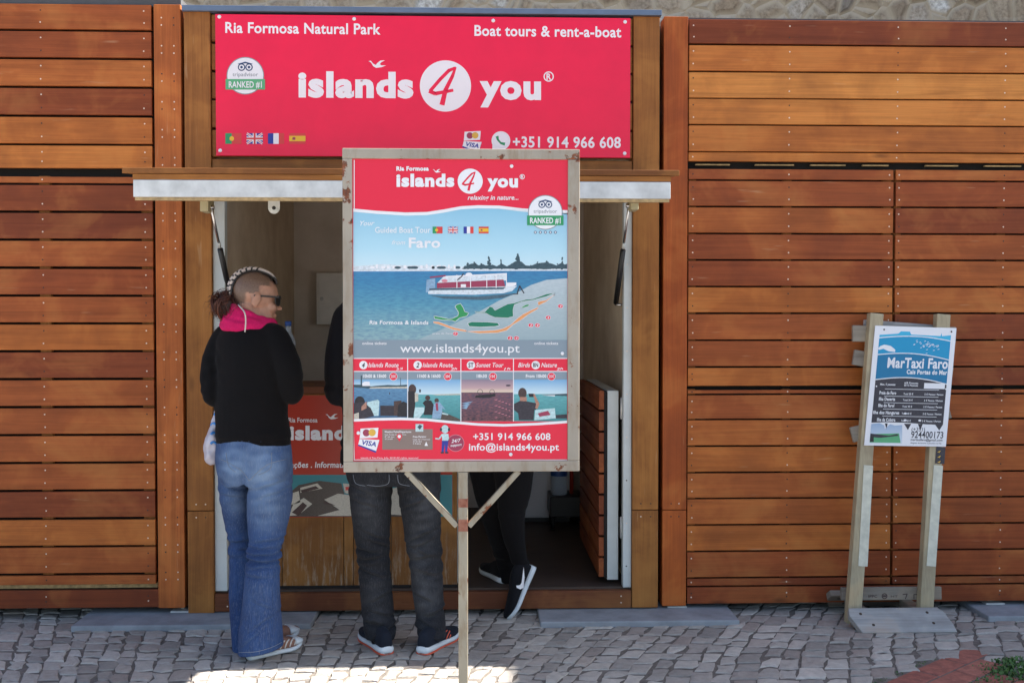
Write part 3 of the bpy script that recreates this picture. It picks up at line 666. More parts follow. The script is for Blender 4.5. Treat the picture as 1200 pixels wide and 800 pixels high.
# white cupboard at the back of the kiosk, bottles
wc = thing('cupboard', (.55, 1.75, zf), 'low white cupboard on the floor at the back of the open kiosk', 'cupboard')
a = P(612, 585, 1.55); b = P(641, 500, 1.55)
m = MB(); m.box(a.x, b.x+.15, 1.552, 2.0, zf+.03, zf+.75, M['whitebox']); m.build('body', wc, .004)
m = MB(); m.box(a.x+.004, b.x-.002, 1.545, 1.5515, zf+.04, zf+.74, M['whitebox']); m.build('door', wc, .002)
m = MB(); m.box(a.x+.01, b.x+.14, 1.57, 1.98, zf+.001, zf+.03, M['black']); m.build('plinth', wc)
def bottle(x, y, z, h, r, label, capm):
    t = thing('water_bottle', (x, y, z), label, 'bottle', 'plastic water bottles in the kiosk')
    mb = MB(); prof = [(0, .9), (.03, 1), (.3, 1), (.33, .93), (.36, 1), (.55, 1), (.6, .92), (.64, 1), (.7, .95), (.82, .45), (.9, .38), (.93, .38)]
    mb.tube([(x, y, z+h*p) for p, _ in prof], [r*q for _, q in prof], M['bottle'], 18); mb.build('bottle_body', t)
    mb = MB(); mb.tube([(x, y, z+h*.925), (x, y, z+h)], r*.45, capm, 14); mb.build('cap', t)
    mb = MB(); mb.tube([(x, y, z+h*.34), (x, y, z+h*.56)], r*1.01, M['lid'], 18, caps=False); mb.build('bottle_label', t)
q = P(338, 425, .22); bottle(q.x, .22, zc+.006, .30, .035, 'clear water bottle with blue cap on the counter before the woman', M['lid'])
bd = thing('stool', (.8, 1.5, zf), 'dark low stool holding a red rod at the back of the open kiosk', 'stool')
a = P(644, 585, 1.35); b = P(690, 560, 1.35)
m = MB(); m.box(a.x, b.x-.03, 1.3, 1.55, zf+.08, zf+.20, M['black']); m.build('seat', bd, .006)
for xx in (a.x+.02, b.x-.05):
    for yy in (1.32, 1.53):
        m = MB(); m.tube([(xx, yy, zf), (xx, yy, zf+.082)], .012, M['black'], 8); m.build('leg', bd)
m = MB(); m.tube([((a.x+b.x)/2+.02, 1.42, zf+.2), ((a.x+b.x)/2+.02, 1.42, zf+.62)], .012, M['redplastic'], 10); m.build('rod', bd)
bottle((a.x+.06), 1.40, zf+.2005, .33, .05, 'large clear water bottle standing on the dark stool inside the kiosk', M['lid'])

# ------------------------------------------------------------------ shared marks
def bird(sh, mb, cx, cy, k, layer, m):
    p = [(-18, -6), (-13, -7), (-8, -1), (-3, 1.5), (0, -2), (6, -7), (16, -8), (9, -4.5), (5, 0), (9, 2.5), (18, 2.5), (9, 6), (-2, 7.5), (-8, 4), (-12, -3), (-15, -5)]
    sh.poly(mb, [(cx+x*k, cy+y*k) for x, y in p], layer, m)
def four(sh, mb, cx, cy, r, layer, m):
    s = r/30.0; t = lambda pts: [(cx+(x-522)*s, cy+(y-101)*s) for x, y in pts]
    sh.stroke(mb, t([(533, 80), (526, 83), (516, 93), (504, 107)]), [3.2*s, 4*s, 4*s, 4*s], layer, m)
    sh.stroke(mb, t([(503, 107), (510, 110), (531, 106)]), [4.5*s, 4.5*s, 3.4*s], layer+.3, m)
    sh.stroke(mb, t([(534, 79), (530, 90), (522, 106), (518, 123)]), [2.2*s, 4*s, 5*s, 6*s], layer+.6, m)
def badge(sh, parent, cx, cy, r, layer, slope=0, green='green_print'):
    mb = MB(); sh.circ(mb, cx, cy, r*1.0, layer, M['grey_print']); sh.circ(mb, cx, cy, r*.955, layer+1, M['white_print'])
    for dx in (-.2, .2):
        sh.circ(mb, cx+dx*r, cy-r*.45, r*.2, layer+2, M['navy_print'], n=18); sh.circ(mb, cx+dx*r, cy-r*.45, r*.14, layer+3, M['white_print'], n=18)
        sh.circ(mb, cx+dx*r, cy-r*.45, r*.07, layer+4, M['navy_print'], n=14)
    sh.poly(mb, [(cx-.42*r, cy-.62*r), (cx, cy-.74*r), (cx+.42*r, cy-.62*r), (cx+.25*r, cy-.6*r), (cx, cy-.66*r), (cx-.25*r, cy-.6*r)], layer+4, M['navy_print'])
    sh.text(mb, 'tripadvisor', cx-.68*r, cx+.68*r, cy+.03*r, .2*r, layer+2, M['grey_print'], .005)
    sh.poly(mb, [(cx-1.05*r, cy+.18*r), (cx+1.05*r, cy+.18*r), (cx+1.05*r, cy+.74*r), (cx-1.05*r, cy+.74*r)], layer+2, M[green])
    sh.text(mb, 'RANKED #1', cx-.88*r, cx+.88*r, cy+.63*r, .32*r, layer+3, M['white_print'], .02)
    return mb.build('award_badge', parent)
def flags(sh, parent, xs, y0, y1, w, layer):
    for k, x in enumerate(xs):
        mb = MB(); h = y1-y0
        if k == 0:
            sh.rect(mb, x, y0, x+w*.4, y1, layer, M['green_print']); sh.rect(mb, x+w*.4, y0, x+w, y1, layer, M['red_flag']); sh.circ(mb, x+w*.4, y0+h/2, h*.22, layer+1, M['yellow_flag'], n=14)
        elif k == 1:
            sh.rect(mb, x, y0, x+w, y1, layer, M['blue_flag'])
            sh.stroke(mb, [(x+.5, y0+.5), (x+w-.5, y1-.5)], h*.2, layer+1, M['white_print']); sh.stroke(mb, [(x+.5, y1-.5), (x+w-.5, y0+.5)], h*.2, layer+1.3, M['white_print'])
            sh.stroke(mb, [(x+.5, y0+.5), (x+w-.5, y1-.5)], h*.07, layer+1.6, M['red_flag']); sh.stroke(mb, [(x+.5, y1-.5), (x+w-.5, y0+.5)], h*.07, layer+1.8, M['red_flag'])
            sh.rect(mb, x+w*.38, y0, x+w*.62, y1, layer+2, M['white_print']); sh.rect(mb, x, y0+h*.32, x+w, y0+h*.68, layer+2.3, M['white_print'])
            sh.rect(mb, x+w*.44, y0, x+w*.56, y1, layer+3, M['red_flag']); sh.rect(mb, x, y0+h*.41, x+w, y0+h*.59, layer+3.3, M['red_flag'])
        elif k == 2:
            for i, c in enumerate(('blue_flag', 'white_print', 'red_flag')): sh.rect(mb, x+w*i/3, y0, x+w*(i+1)/3, y1, layer, M[c])
        else:
            sh.rect(mb, x, y0, x+w, y1, layer, M['red_flag']); sh.rect(mb, x, y0+h*.25, x+w, y0+h*.75, layer+1, M['yellow_flag']); sh.rect(mb, x+w*.2, y0+h*.38, x+w*.38, y0+h*.62, layer+2, M['maroon_print'])
        mb.build('flag', parent)
def cards(sh, parent, cx, cy, k, layer):
    mb = MB(); t = lambda pts: [(cx+x*k, cy+y*k) for x, y in pts]
    sh.poly(mb, t([(-9, -12), (11, -13), (10, -2), (-10, -1)]), layer, M['white_print']); sh.circ(mb, cx-2.5*k, cy-7.3*k, 4*k, layer+1, M['maroon_print'], n=20); sh.circ(mb, cx+4*k, cy-7.6*k, 4*k, layer+1.5, M['gold_print'], n=20)
    sh.poly(mb, t([(-10, 0.5), (12, 1.5), (8, 15), (-12, 7)]), layer, M['blue_flag']); sh.poly(mb, t([(-10, -.5), (12, .5), (8.5, 13), (-11.5, 5.5)]), layer+1, M['white_print'])
    sh.text(mb, 'VISA', cx-7*k, cx+8.2*k, cy+5.6*k, 5*k, layer+2, M['blue_flag'], .03, .3, slope=.16)
    mb.build('card_logo', parent)
def letter(sh, parent, *a, name='lettering', **kw):
    mb = MB(); sh.text(mb, *a, **kw); return mb.build(name, parent)

# ------------------------------------------------------------------ big red sign over the opening
SG = thing('shop_sign', (PX(495), -.01, P(495, 184).z), 'large red rectangular sign with white lettering above the open kiosk', 'sign')
s0 = P(252, 15.5, -.02); s1 = P(738.5, 184.5, -.02)
m = MB(); m.box(s0.x, s1.x, -.0195, -.0045, P(495, 183.8, -.02).z, P(495, 19, -.02).z, M['red_vinyl']); panel = m.build('panel', SG, .0015)
sh = Sheet((0, -.0195, 0))
sl_ = .011
def LT(t, x0, x1, yb, cap, bold=.022, sheet=sh, par=panel, ml='white_vinyl', **kw): return letter(sheet, par, t, x0, x1, yb, cap, 1, M[ml], bold=bold, **kw)
LT('Ria Formosa Natural Park', 264, 446, 38.5, 12, slope=sl_)
LT('Boat tours & rent-a-boat', 556, 728, 42, 12, slope=sl_)
LT('islands', 349.5, 484.5, 112.5, 27, .05, slope=.008)
LT('you', 562, 634, 115, 27, .05, slope=.008)
m = MB(); sh.circ(m, 522, 101, 30, 1, M['white_vinyl'], n=56); four(sh, m, 522, 101, 30, 2, M['red_vinyl']); m.build('logo_disc', panel)
m = MB(); bird(sh, m, 442, 75.5, .58, 1, M['white_vinyl']); m.build('bird_logo', panel)
m = MB(); sh.ring(m, 643, 90, 6, 1.3, 1, M['white_vinyl']); sh.text(m, 'R', 640.4, 646, 93.6, 7, 1, M['white_vinyl'], .03); m.build('trademark', panel)
badge(sh, panel, 287.5, 89, 22, 1, green='green_pale')
flags(sh, panel, (264, 289, 314, 339), 156.3, 168.8, 19, 1)
cards(sh, panel, 553, 166, .95, 1)
m = MB(); sh.circ(m, 587, 165, 11, 1, M['white_print']); sh.poly(m, [(577, 170), (583, 175), (577, 177)], 1.5, M['white_print']); sh.circ(m, 587, 164.5, 8.4, 2, M['white_vinyl'])
sh.stroke(m, [(582.5, 160), (583.5, 164), (587, 168), (591.5, 169)], [3.6, 2.2, 2.2, 3.6], 3, M['green_print']); m.build('phone_logo', panel)
LT('+351 914 966 608', 601, 727.5, 172.5, 12, slope=.006)
for (x, y) in ((257, 20), (415, 22.5), (578, 24.5), (732.5, 26), (258, 176.5), (732, 180)):
    mb = MB(); q = sh.at(x, y, 0); mb.disc(q, .0085, M['white_vinyl'], 14, h=.004); mb.build('fixing', SG)

# ------------------------------------------------------------------ poster on the counter front
CP = thing('poster', (PX(340, .05), .045, zf+.3), 'red and photo poster taped to the front of the wooden counter', 'poster')
x0, x1 = PX(292, .045), PX(530, .045)
m = MB(); m.box(x0, x1, .0455, .0495, P(400, 605.5, .045).z, P(400, 463, .045).z, M['poster_red']); sheetp = m.build('sheet', CP)
sc = Sheet((0, .0455, 0))
for t, a, b, y, c, bo in (('Ria Formosa', 338, 372, 494.5, 5.2, .02), ('islands', 339, 417, 514.5, 15, .05), ('you', 455, 497, 514.5, 15, .05)):
    letter(sc, sheetp, t, a, b, y, c, 1, M['white_print'], bold=bo)
letter(sc, sheetp, 'Informações . Information', 316, 412, 547.5, 6.5, 1, M['white_print'], bold=.025, shear=.1)
m = MB(); bird(sc, m, 389, 488, .42, 1, M['white_print']); m.build('bird_logo', sheetp)
m = MB(); sc.circ(m, 436, 506, 15, 1, M['white_print']); four(sc, m, 436, 506, 15, 2, M['poster_red']); m.build('logo_disc', sheetp)
m = MB(); sc.rect(m, 292, 556, 530, 605, 1, M['teal_print'])
sc.poly(m, [(336, 580), (350, 568), (374, 563), (400, 566), (404, 580), (440, 574), (505, 572), (515, 605), (336, 605)], 2, M['deck_print'])
for p in ([(338, 579), (350, 575), (352, 588), (338, 592)], [(344, 590), (356, 583), (366, 590), (350, 603), (338, 604)], [(352, 571), (372, 566), (378, 572), (352, 577)], [(380, 585), (396, 578), (413, 580), (414, 604), (372, 604), (398, 597)], [(402, 566), (414, 567), (414, 580), (404, 577)], [(425, 578), (470, 570), (500, 585), (480, 604), (430, 600)]):
    sc.poly(m, p, 3, M['seat_print'])
for p in ([(352, 574), (370, 569), (374, 572), (354, 577)], [(379, 586), (394, 592), (380, 590)], [(342, 600), (355, 588), (360, 592), (350, 604)]): sc.poly(m, p, 4, M['brown_print'])
sc.rect(m, 405, 570, 413, 574, 4, M['red_flag']); m.build('boat_photo', sheetp)

# ------------------------------------------------------------------ notice board on its post
YN = -1.35
nb0 = P(401.5, 174.5, YN); nb1 = P(678.5, 552, YN); iz0, iz1 = P(540, 187, YN).z, P(540, 539.5, YN).z; ix0, ix1 = PX(414, YN), PX(665, YN)
oz0, oz1 = P(540, 175, YN).z, P(540, 552, YN).z; ox0, ox1 = nb0.x, nb1.x
pxc = PX(542.5, YN)
NB = thing('notice_board', (pxc, YN, 0), 'tall framed tour poster board on a single metal post before the kiosk', 'notice board')
m = MB()
m.box(ox0, ox1, YN-.012, YN+.02, iz0, oz0, M['frame_edge']); m.box(ox0, ox1, YN-.012, YN+.02, oz1, iz1, M['frame'])
m.box(ox0, ix0, YN-.0118, YN+.0198, iz1, iz0, M['frame_edge']); m.box(ix1, ox1, YN-.0118, YN+.0198, iz1, iz0, M['frame'])
m.build('frame', NB, .0025)
m = MB(); m.box(ox0+.01, ox1-.01, YN+.0205, YN+.024, oz1+.01, oz0-.01, M['galv']); m.build('back_panel', NB)
m = MB(); m.box(pxc-.0155, pxc+.0155, YN-.012, YN+.02, -.03, oz1-.001, M['post'])
za = P(540, 600, YN).z; zb_ = P(540, 622, YN).z
m.box(pxc-.0158, pxc+.0158, YN-.0123, YN+.0203, P(540, 594, YN).z, P(540, 583, YN).z, M['primer']); m.box(pxc-.0158, pxc+.0158, YN-.0123, YN+.0203, zb_, P(540, 607, YN).z, M['primer'])
m.build('post', NB, .002)
for sx, xp in ((-1, 476), (1, 608)):
    m = MB(); a = P(xp, 553, YN); b = P(542.5+sx*7, 616, YN)
    m.bar((a.x, YN+.004, oz1), (b.x, YN+.004, b.z), .024, .018, M['post'], up=(sx*1.0, 0, .9)); m.build('brace', NB, .002)
m = MB(); m.box(ix0-.002, ix1+.002, YN-.0040, YN+.0195, iz1-.002, iz0+.002, M['red_print']); PO = m.build('poster', NB)
sp = Sheet((0, YN-.0040, 0), step=.00025)
m = MB(); sp.rect(m, 414.6, 187.6, 415.6, 539, .5, M['white_print']); sp.rect(m, 414.6, 538, 664.6, 539, .6, M['white_print']); m.build('white_border', PO)
# picture: sky
wave = [(414, 244.5), (440, 247), (475, 249), (500, 248.5), (520, 245.5), (540, 241.8), (560, 240.6), (585, 241), (612, 244.3), (640, 246), (665, 246.3)]
m = MB(); sp.poly(m, wave+[(665, 251), (665, 250), (640, 249.8), (612, 248), (585, 244.6), (560, 244.2), (540, 245.4), (520, 249.3), (500, 252.2), (475, 252.7), (440, 250.6), (414, 248.2)], 3, M['white_print']); m.build('wave_line', PO)
m = MB(); sp.poly(m, [(x, y+1.5) for x, y in wave]+[(665, 317), (414, 317)], 1, M['sky_grad']); m.build('sky_print', PO)
m = MB(); sp.rect(m, 414, 316, 665, 420, 1, M['sea_grad']); m.build('sea_print', PO)
m = MB(); sp.poly(m, [(665, 326), (640, 328), (622, 334), (604, 344), (585, 352), (560, 366), (520, 385), (490, 398), (665, 398)], 1.4, M['sand_grad']); m.build('sand_print', PO)
m = MB()
sp.poly(m, [(414, 312), (430, 311), (450, 309.5), (470, 311), (500, 311), (530, 312.5), (560, 313), (665, 314), (665, 317.3), (414, 318)], 1.6, M['hull_print'])
rt = random.Random(2)
for k in range(16):
    x = 434+k*6.5; sp.rect(m, x, 309.5+rt.random()*3, x+rt.uniform(2, 5), 314.5, 1.8+k*.01, M['white_print'])
for k in range(13): x = 420+rt.random()*130; sp.circ(m, x, 313.5, rt.uniform(1.5, 4), 1.9+k*.01, M['tree_print'], ry=1.6, n=10)
sp.poly(m, [(545, 315), (547, 311), (552, 309), (557, 308.5), (561, 311), (566, 309.5), (571, 312), (577, 310), (582, 312), (588, 309), (594, 312), (599, 309.5), (604, 306), (611, 306.5), (616, 311), (622, 311.5), (628, 309), (634, 308), (640, 307.5), (647, 309), (652, 311), (658, 308), (662, 310), (664.6, 309), (664.6, 315)], 1.97, M['tree_print'])
def tree_print(cx, h, w, n, base=315):
    for k in range(n):
        f = rt.random(); yy = base-h*f; ww = w*(1-f*.85)*rt.uniform(.3, 1); sp.circ(m, cx+rt.uniform(-ww, ww)*.6, yy, max(.8, ww*.45), 2+rt.random(), M['tree_print'], ry=max(.7, h*.09), n=7)
for a in ((548, 7, 8, 16), (556, 8, 9, 20), (564, 6, 6, 12), (573, 14, 6, 30), (587, 11, 3, 16), (574, 5, 14, 20), (607, 17, 9, 52), (600, 6, 9, 16), (630, 8, 7, 18), (641, 9, 13, 34), (653, 6, 6, 12), (659, 13, 4, 20), (622, 4, 6, 10)): tree_print(*a)
m.build('shore_print', PO)
# boat
m = MB()
sp.poly(m, [(503, 346), (520, 347), (560, 347.5), (590, 345), (605, 343.5), (590, 349), (565, 351.5), (520, 350)], 2, M['shadow_print'])
sp.poly(m, [(501, 338), (590, 335), (606, 335), (600, 341), (590, 343.5), (555, 345.3), (502, 344.5)], 3, M['hull_print']); sp.poly(m, [(503, 337.8), (592, 336.6), (590, 339), (503, 340.2)], 4, M['shadow_print'])
sp.poly(m, [(512, 331.5), (590, 327.5), (592, 335.5), (512, 337.6)], 4.2, M['maroon_print'])
sp.poly(m, [(520, 324), (594, 320.5), (593.5, 328.5), (512, 332)], 3.5, M['hull_print']); sp.poly(m, [(521, 323.4), (594, 320), (594, 321.6), (521, 325)], 4, M['white_print'])
for x in (535, 551, 570, 581, 593): sp.rect(m, x, 322, x+.9, 337.5, 5, M['white_print'])
sp.poly(m, [(593, 331), (605, 331), (605, 334), (600, 335.5), (593, 335.5)], 4, M['white_print']); sp.poly(m, [(500, 328), (510, 326), (510, 338), (499, 343)], 3.8, M['shirt_print'])
sp.circ(m, 549.5, 322, 4, 3.4, M['white_print'], ry=2.6); sp.stroke(m, [(536, 328), (541, 324), (543, 320.5)], 1.2, 5, M['charcoal_print']); sp.stroke(m, [(504, 325), (522, 323)], 1.6, 5, M['maroon_print'])
sp.circ(m, 521, 329, 3.4, 5.1, M['pink_print'], ry=1.8); sp.rect(m, 540, 333, 546, 336.5, 5.2, M['white_print'])
sp.stroke(m, [(606, 344), (609, 335), (614, 343.5)], 1.3, 5, M['charcoal_print']); sp.stroke(m, [(601, 344.5), (607, 344.5)], .9, 5, M['charcoal_print'])
m.build('boat_print', PO)
# map
m = MB()
mp = lambda pts: [(490+x*.15, 300+y*.15) for x, y in pts]
def outlined(pts, c, ly, w=1.0):
    cx = sum(p[0] for p in pts)/len(pts); cy = sum(p[1] for p in pts)/len(pts)
    sp.stroke(m, pts+[pts[0]], w, ly, M['white_print']); sp.poly(m, pts, ly+1, M[c])
outlined(mp([(125, 468), (240, 492), (270, 488), (312, 468), (318, 440), (290, 395), (300, 382), (330, 372), (352, 405), (362, 435), (395, 445), (378, 468), (322, 482), (290, 510), (262, 500), (190, 498), (130, 488)]), 'map_light', 3)
outlined(mp([(445, 435), (520, 438), (560, 395), (580, 400), (600, 425), (660, 395), (700, 375), (750, 368), (840, 340), (900, 335), (1000, 298), (1068, 288), (1000, 315), (900, 342), (810, 355), (750, 380), (740, 420), (742, 470), (700, 482), (600, 478), (560, 462), (530, 445), (450, 440)]), 'map_green', 3.4, .7)
outlined(mp([(388, 525), (420, 514), (540, 516), (620, 522), (634, 540), (600, 548), (480, 553), (400, 548)]), 'map_green', 3.2)
outlined(mp([(808, 400), (840, 382), (868, 376), (860, 390), (815, 405)]), 'map_light', 3.2, .6)
outlined(mp([(120, 512), (160, 515), (280, 560), (380, 580), (372, 590), (280, 575), (160, 530), (122, 522)]), 'map_orange', 3.1, .8)
outlined(mp([(380, 588), (500, 585), (600, 580), (660, 568), (720, 540), (780, 485), (820, 455), (870, 430), (940, 398), (930, 415), (860, 455), (800, 500), (740, 535), (690, 580), (620, 598), (480, 602)]), 'map_orange', 3.6, .8)
outlined(mp([(935, 360), (960, 352), (1000, 345), (1068, 300), (1000, 355), (940, 385)]), 'map_orange', 3.7, .7)
for (x, y) in ((1112, 391), (1016, 480), (880, 540), (932, 540), (718, 640), (768, 640), (292, 606)):
    a, b = mp([(x, y)])[0]; sp.circ(m, a, b, 3.1, 3, M['white_print'], ry=2.5, n=18); sp.circ(m, a, b, 2.7, 4, M['red_print'], ry=2.1, n=18); sp.text(m, {1112: '4', 1016: '4', 880: '2', 932: '4', 718: '2', 768: '4', 292: 'ST'}[x], a-1.2, a+1.2, b+1.2, 2.4, 5, M['white_print'], .02, .2)
m.build('map_print', PO)
def PT(t, x0, x1, yb, cap, ml='white_print', bold=0.0, layer=6, **kw): return letter(sp, PO, t, x0, x1, yb, cap, layer, M[ml], bold=bold, **kw)
PT('Ria Formosa', 464.5, 502.5, 200, 4.6, bold=.05); PT('islands', 464.5, 532.5, 218.2, 13.5, bold=.05); PT('you', 571, 607, 219, 13.5, bold=.05)
m = MB(); sp.circ(m, 551, 212.5, 14.7, 6, M['white_print'], n=44); four(sp, m, 551, 212.5, 14.7, 7, M['red_print']); m.build('logo_disc', PO)
m = MB(); bird(sp, m, 512, 200.5, .27, 6, M['white_print']); m.build('bird_logo', PO)
m = MB(); sp.ring(m, 612, 207.3, 3, .7, 6, M['white_print'], 20); sp.text(m, 'R', 610.7, 613.5, 209, 3.4, 6, M['white_print'], .03); m.build('trademark', PO)
PT('relaxing in nature...', 548, 607.5, 234.2, 5.2, bold=.018, shear=.25)
badge(sp, PO, 639, 249, 20.3, 6)
m = MB()
for k in range(5): sp.circ(m, 627.3+5.9*k, 272.3, 1.7, 6, M['navy_print'], n=12); sp.circ(m, 627.3+5.9*k, 272.3, 1.0, 7, M['white_print'], n=12)
m.build('rating_dots', PO)
PT('Your', 422, 439, 264.5, 5.4, 'pale_text', .01, shear=.35, slope=-.03); PT('Guided Boat Tour', 439.5, 504.5, 272.8, 6.6, 'pale_text', .012)
PT('from', 459, 475, 286.6, 5, 'pale_text', .008, shear=.35); PT('Faro', 479, 516, 290, 11, 'white_print', .03)
flags(sp, PO, (507, 525, 543.3, 561), 265.7, 273.6, 11.6, 6)
PT('Ria Formosa & Islands', 433, 502, 379.8, 4.4, 'white_print', .02, shear=.08, slope=.004)
PT('praia de Faro', 507, 530, 391.5, 1.8, 'white_print', 0)
m = MB(); sp.rect(m, 414.6, 398.3, 664.6, 419.3, 3, M['band_print']); m.build('web_band', PO)
PT('www.islands4you.pt', 469, 609, 412.8, 9.8, 'white_print', .006)
PT('online tickets', 424.5, 453, 403.6, 3, 'white_print', .015); PT('online tickets', 626, 654, 403.6, 3, 'white_print', .015)
# four tours
tx = [(414.6, 477.2), (478.2, 539.6), (540.6, 601.2), (602.2, 664.6)]
m = MB(); sp.rect(m, 414.6, 419.3, 664.6, 493.5, 1.5, M['white_print']); m.build('tour_grid', PO)
th = []
names = [('4', 'Islands Route', '2h 30', '10h00 & 15h00', '25€', 'th_sky', 'th_sea'), ('2', 'Islands Route', '2h', '11h00 & 16h00', '20€', 'th_sky', 'th_teal'), ('ST', 'Sunset Tour', '1h', '18h30', '15€', 'th_dusk', 'th_dusksea'), ('BN', 'Nature', '2h', 'From 10h00', '25€', 'th_sky', 'th_teal')]
for k, ((a, b), (cn, ti, du, hr, pr, ms, mw)) in enumerate(zip(tx, names)):
    m = MB(); sp.rect(m, a, 420.3, b, 434.5, 2, M['red_print'])
    if k < 3:
        cx = a+11.3; sp.circ(m, cx, 427.6, 4.9, 3, M['white_print'], n=24); sp.text(m, cn, cx-(1.8 if len(cn) == 1 else 3), cx+(1.8 if len(cn) == 1 else 3), 430.3, 5.2, 4, M['charcoal_print'], .03, .25 if len(cn) == 1 else 0)
        sp.text(m, ti, a+17, a+(52.5 if k < 2 else 49.5), 430, 5, 3, M['white_print'], .012, .28)
    else:
        sp.text(m, 'Birds', a+5, a+19, 430, 5, 3, M['white_print'], .012, .28); cx = a+25.5; sp.circ(m, cx, 427.6, 4.9, 3, M['white_print'], n=24); sp.text(m, 'BN', cx-3, cx+3, 429.8, 4.6, 4, M['charcoal_print'], .03); sp.text(m, ti, a+32, a+50.5, 430, 5, 3, M['white_print'], .012, .28)
    sp.text(m, du, a+50, a+57.5, 433.4, 2.4, 3, M['white_print'], .02, .2, slope=-.08)
    m.build('tour_heading', PO)
    m = MB(); sp.rect(m, a, 435.5, b, 444.5, 4, M['band_print'])
    sp.text(m, hr, a+(11 if k < 2 else 18 if k == 2 else 14), a+(38 if k < 3 else 38) if k != 2 else a+30, 442.2, 3.6, 5, M['white_print'], .03)
    cx = a+(46.5 if k < 2 else 37 if k == 2 else 44); sp.circ(m, cx, 441, 4.8, 5, M['white_print'], n=22); sp.circ(m, cx, 441, 4.3, 6, M['red_print'], n=22); sp.text(m, pr, cx-2.8, cx+2.8, 442.3, 3, 7, M['white_print'], .02)
    m.build('tour_times', PO)
    hy = 453.5 if k == 0 else 462 if k == 1 else 459.5 if k == 2 else 461.5
    m = MB(); sp.rect(m, a, 444, b, hy+.3, 2, M[ms]); m.build('tour_sky', PO)
    m = MB(); sp.rect(m, a, hy, b, 493.4, 2.4, M[mw]); m.build('tour_sea', PO)
    m = MB(); q = lambda pts: [(a+x, 444+y) for x, y in pts]
    if k == 0:
        sp.poly(m, q([(0, 9.5), (0, 6.5), (14, 6.5), (20, 8.5), (30, 7.5), (40, 6.8), (50, 7.2), (62.4, 6.5), (62.4, 9), (20, 10.5), (16, 11)]), 3, M['tree_print']); sp.poly(m, q([(10, 5), (12.5, 3), (18.5, 3), (19, 8), (10, 8)]), 3.5, M['white_print']); sp.rect(m, a+8.2, 439.8, a+9.6, 452, 6, M['tree_print']); sp.rect(m, a+54.6, 442.5, a+55.2, 452, 6, M['tree_print'])
        sp.poly(m, q([(20, 9.5), (62.4, 8.8), (62.4, 11), (18, 11)]), 3.4, M['seat_print'])
        sp.poly(m, q([(16, 27), (28, 24), (30, 26), (29, 43), (14, 43)]), 3, M['mint_print']); sp.poly(m, q([(31, 31), (47, 31), (47, 43), (31, 43)]), 3, M['charcoal_print']); sp.poly(m, q([(47, 26), (56, 25), (56, 43), (47, 43)]), 3.1, M['brown_print'])
        sp.circ(m, a+7, 471, 6, 3.3, M['black_print'], ry=7, n=18); sp.poly(m, q([(0, 28), (12, 27), (20, 34), (24, 43), (6, 48), (0, 48)]), 3.5, M['charcoal_print']); sp.poly(m, q([(9, 32), (15, 26), (15, 34), (9, 37)]), 4, M['skin_print']); sp.poly(m, q([(52, 30), (58, 26), (62.4, 28), (62.4, 44), (51, 44)]), 4, M['black_print']); sp.poly(m, q([(0, 41), (6, 39), (6, 48), (0, 48)]), 4.2, M['seat_print']); sp.rect(m, a+41.5, 459.5, a+42.5, 462, 3, M['charcoal_print'])
    elif k == 1:
        sp.circ(m, a+5, 456, 4.6, 3, M['brown_print'], ry=6, n=18); sp.poly(m, q([(0, 14), (7, 14), (9, 22), (8, 34), (6, 45), (0, 45)]), 3.2, M['black_print']); sp.poly(m, q([(8, 16), (12, 17), (12, 26), (8, 27)]), 3.5, M['seat_print']); sp.rect(m, a+13, 456, a+15, 459.5, 3, M['charcoal_print'])
        sp.circ(m, a+23, 466, 3, 3, M['brown_print'], n=16); sp.poly(m, q([(17, 28), (20, 25), (27, 25), (30, 30), (29, 42), (18, 42), (20, 32)]), 3.2, M['black_print']); sp.circ(m, a+33.5, 469, 2.6, 3, M['brown_print'], n=14); sp.poly(m, q([(30, 30), (33, 27), (37, 27), (44, 36), (40, 34), (40, 46), (28, 46)]), 3.4, M['shirt_print']); sp.poly(m, q([(32, 28), (35, 28), (35.5, 37), (33, 37)]), 3.6, M['maroon_print'])
        sp.poly(m, q([(7, 33), (19, 33), (19, 38), (13, 46), (7, 46)]), 3, M['mint_print']); sp.poly(m, q([(40, 38), (61, 47), (61, 49.4), (38, 48)]), 3.8, M['deck_print']); sp.poly(m, q([(40, 39), (47, 41), (47, 42.2), (40, 41)]), 4, M['mint_print']); sp.poly(m, q([(28, 18), (61.4, 17), (61.4, 18.5), (34, 19)]), 3, M['seat_print'])
    elif k == 2:
        sp.ring(m, a+22, 459, 3.2, .5, 3, M['black_print'], 18); sp.ring(m, a+36, 459, 3, .5, 3.2, M['black_print'], 18); sp.poly(m, q([(17, 19), (40, 17), (40, 20), (32, 22), (16, 22)]), 3, M['black_print']); sp.circ(m, a+55, 451.5, 3, 3, M['dusk_dark'], ry=1, n=14)
        for j in range(16): sp.poly(m, q([(38+j % 5*4.2, 24+j*1.4), (43+j % 5*3.6, 23.6+j*1.4), (41+j % 5*4, 24.6+j*1.4)]), 3+.02*j, M['pink_print'])
        for j in range(4): sp.poly(m, q([(0, 28+j*2), (14-j*2, 26+j*2), (6, 29+j*2)]), 3.5+.02*j, M['shirt_print'])
    else:
        sp.poly(m, q([(30, 18.2), (62.4, 17), (62.4, 20), (50, 19.4)]), 3, M['tree_print']); sp.poly(m, q([(32, 18.8), (48, 18.8), (48, 20.2)]), 3.3, M['white_print'])
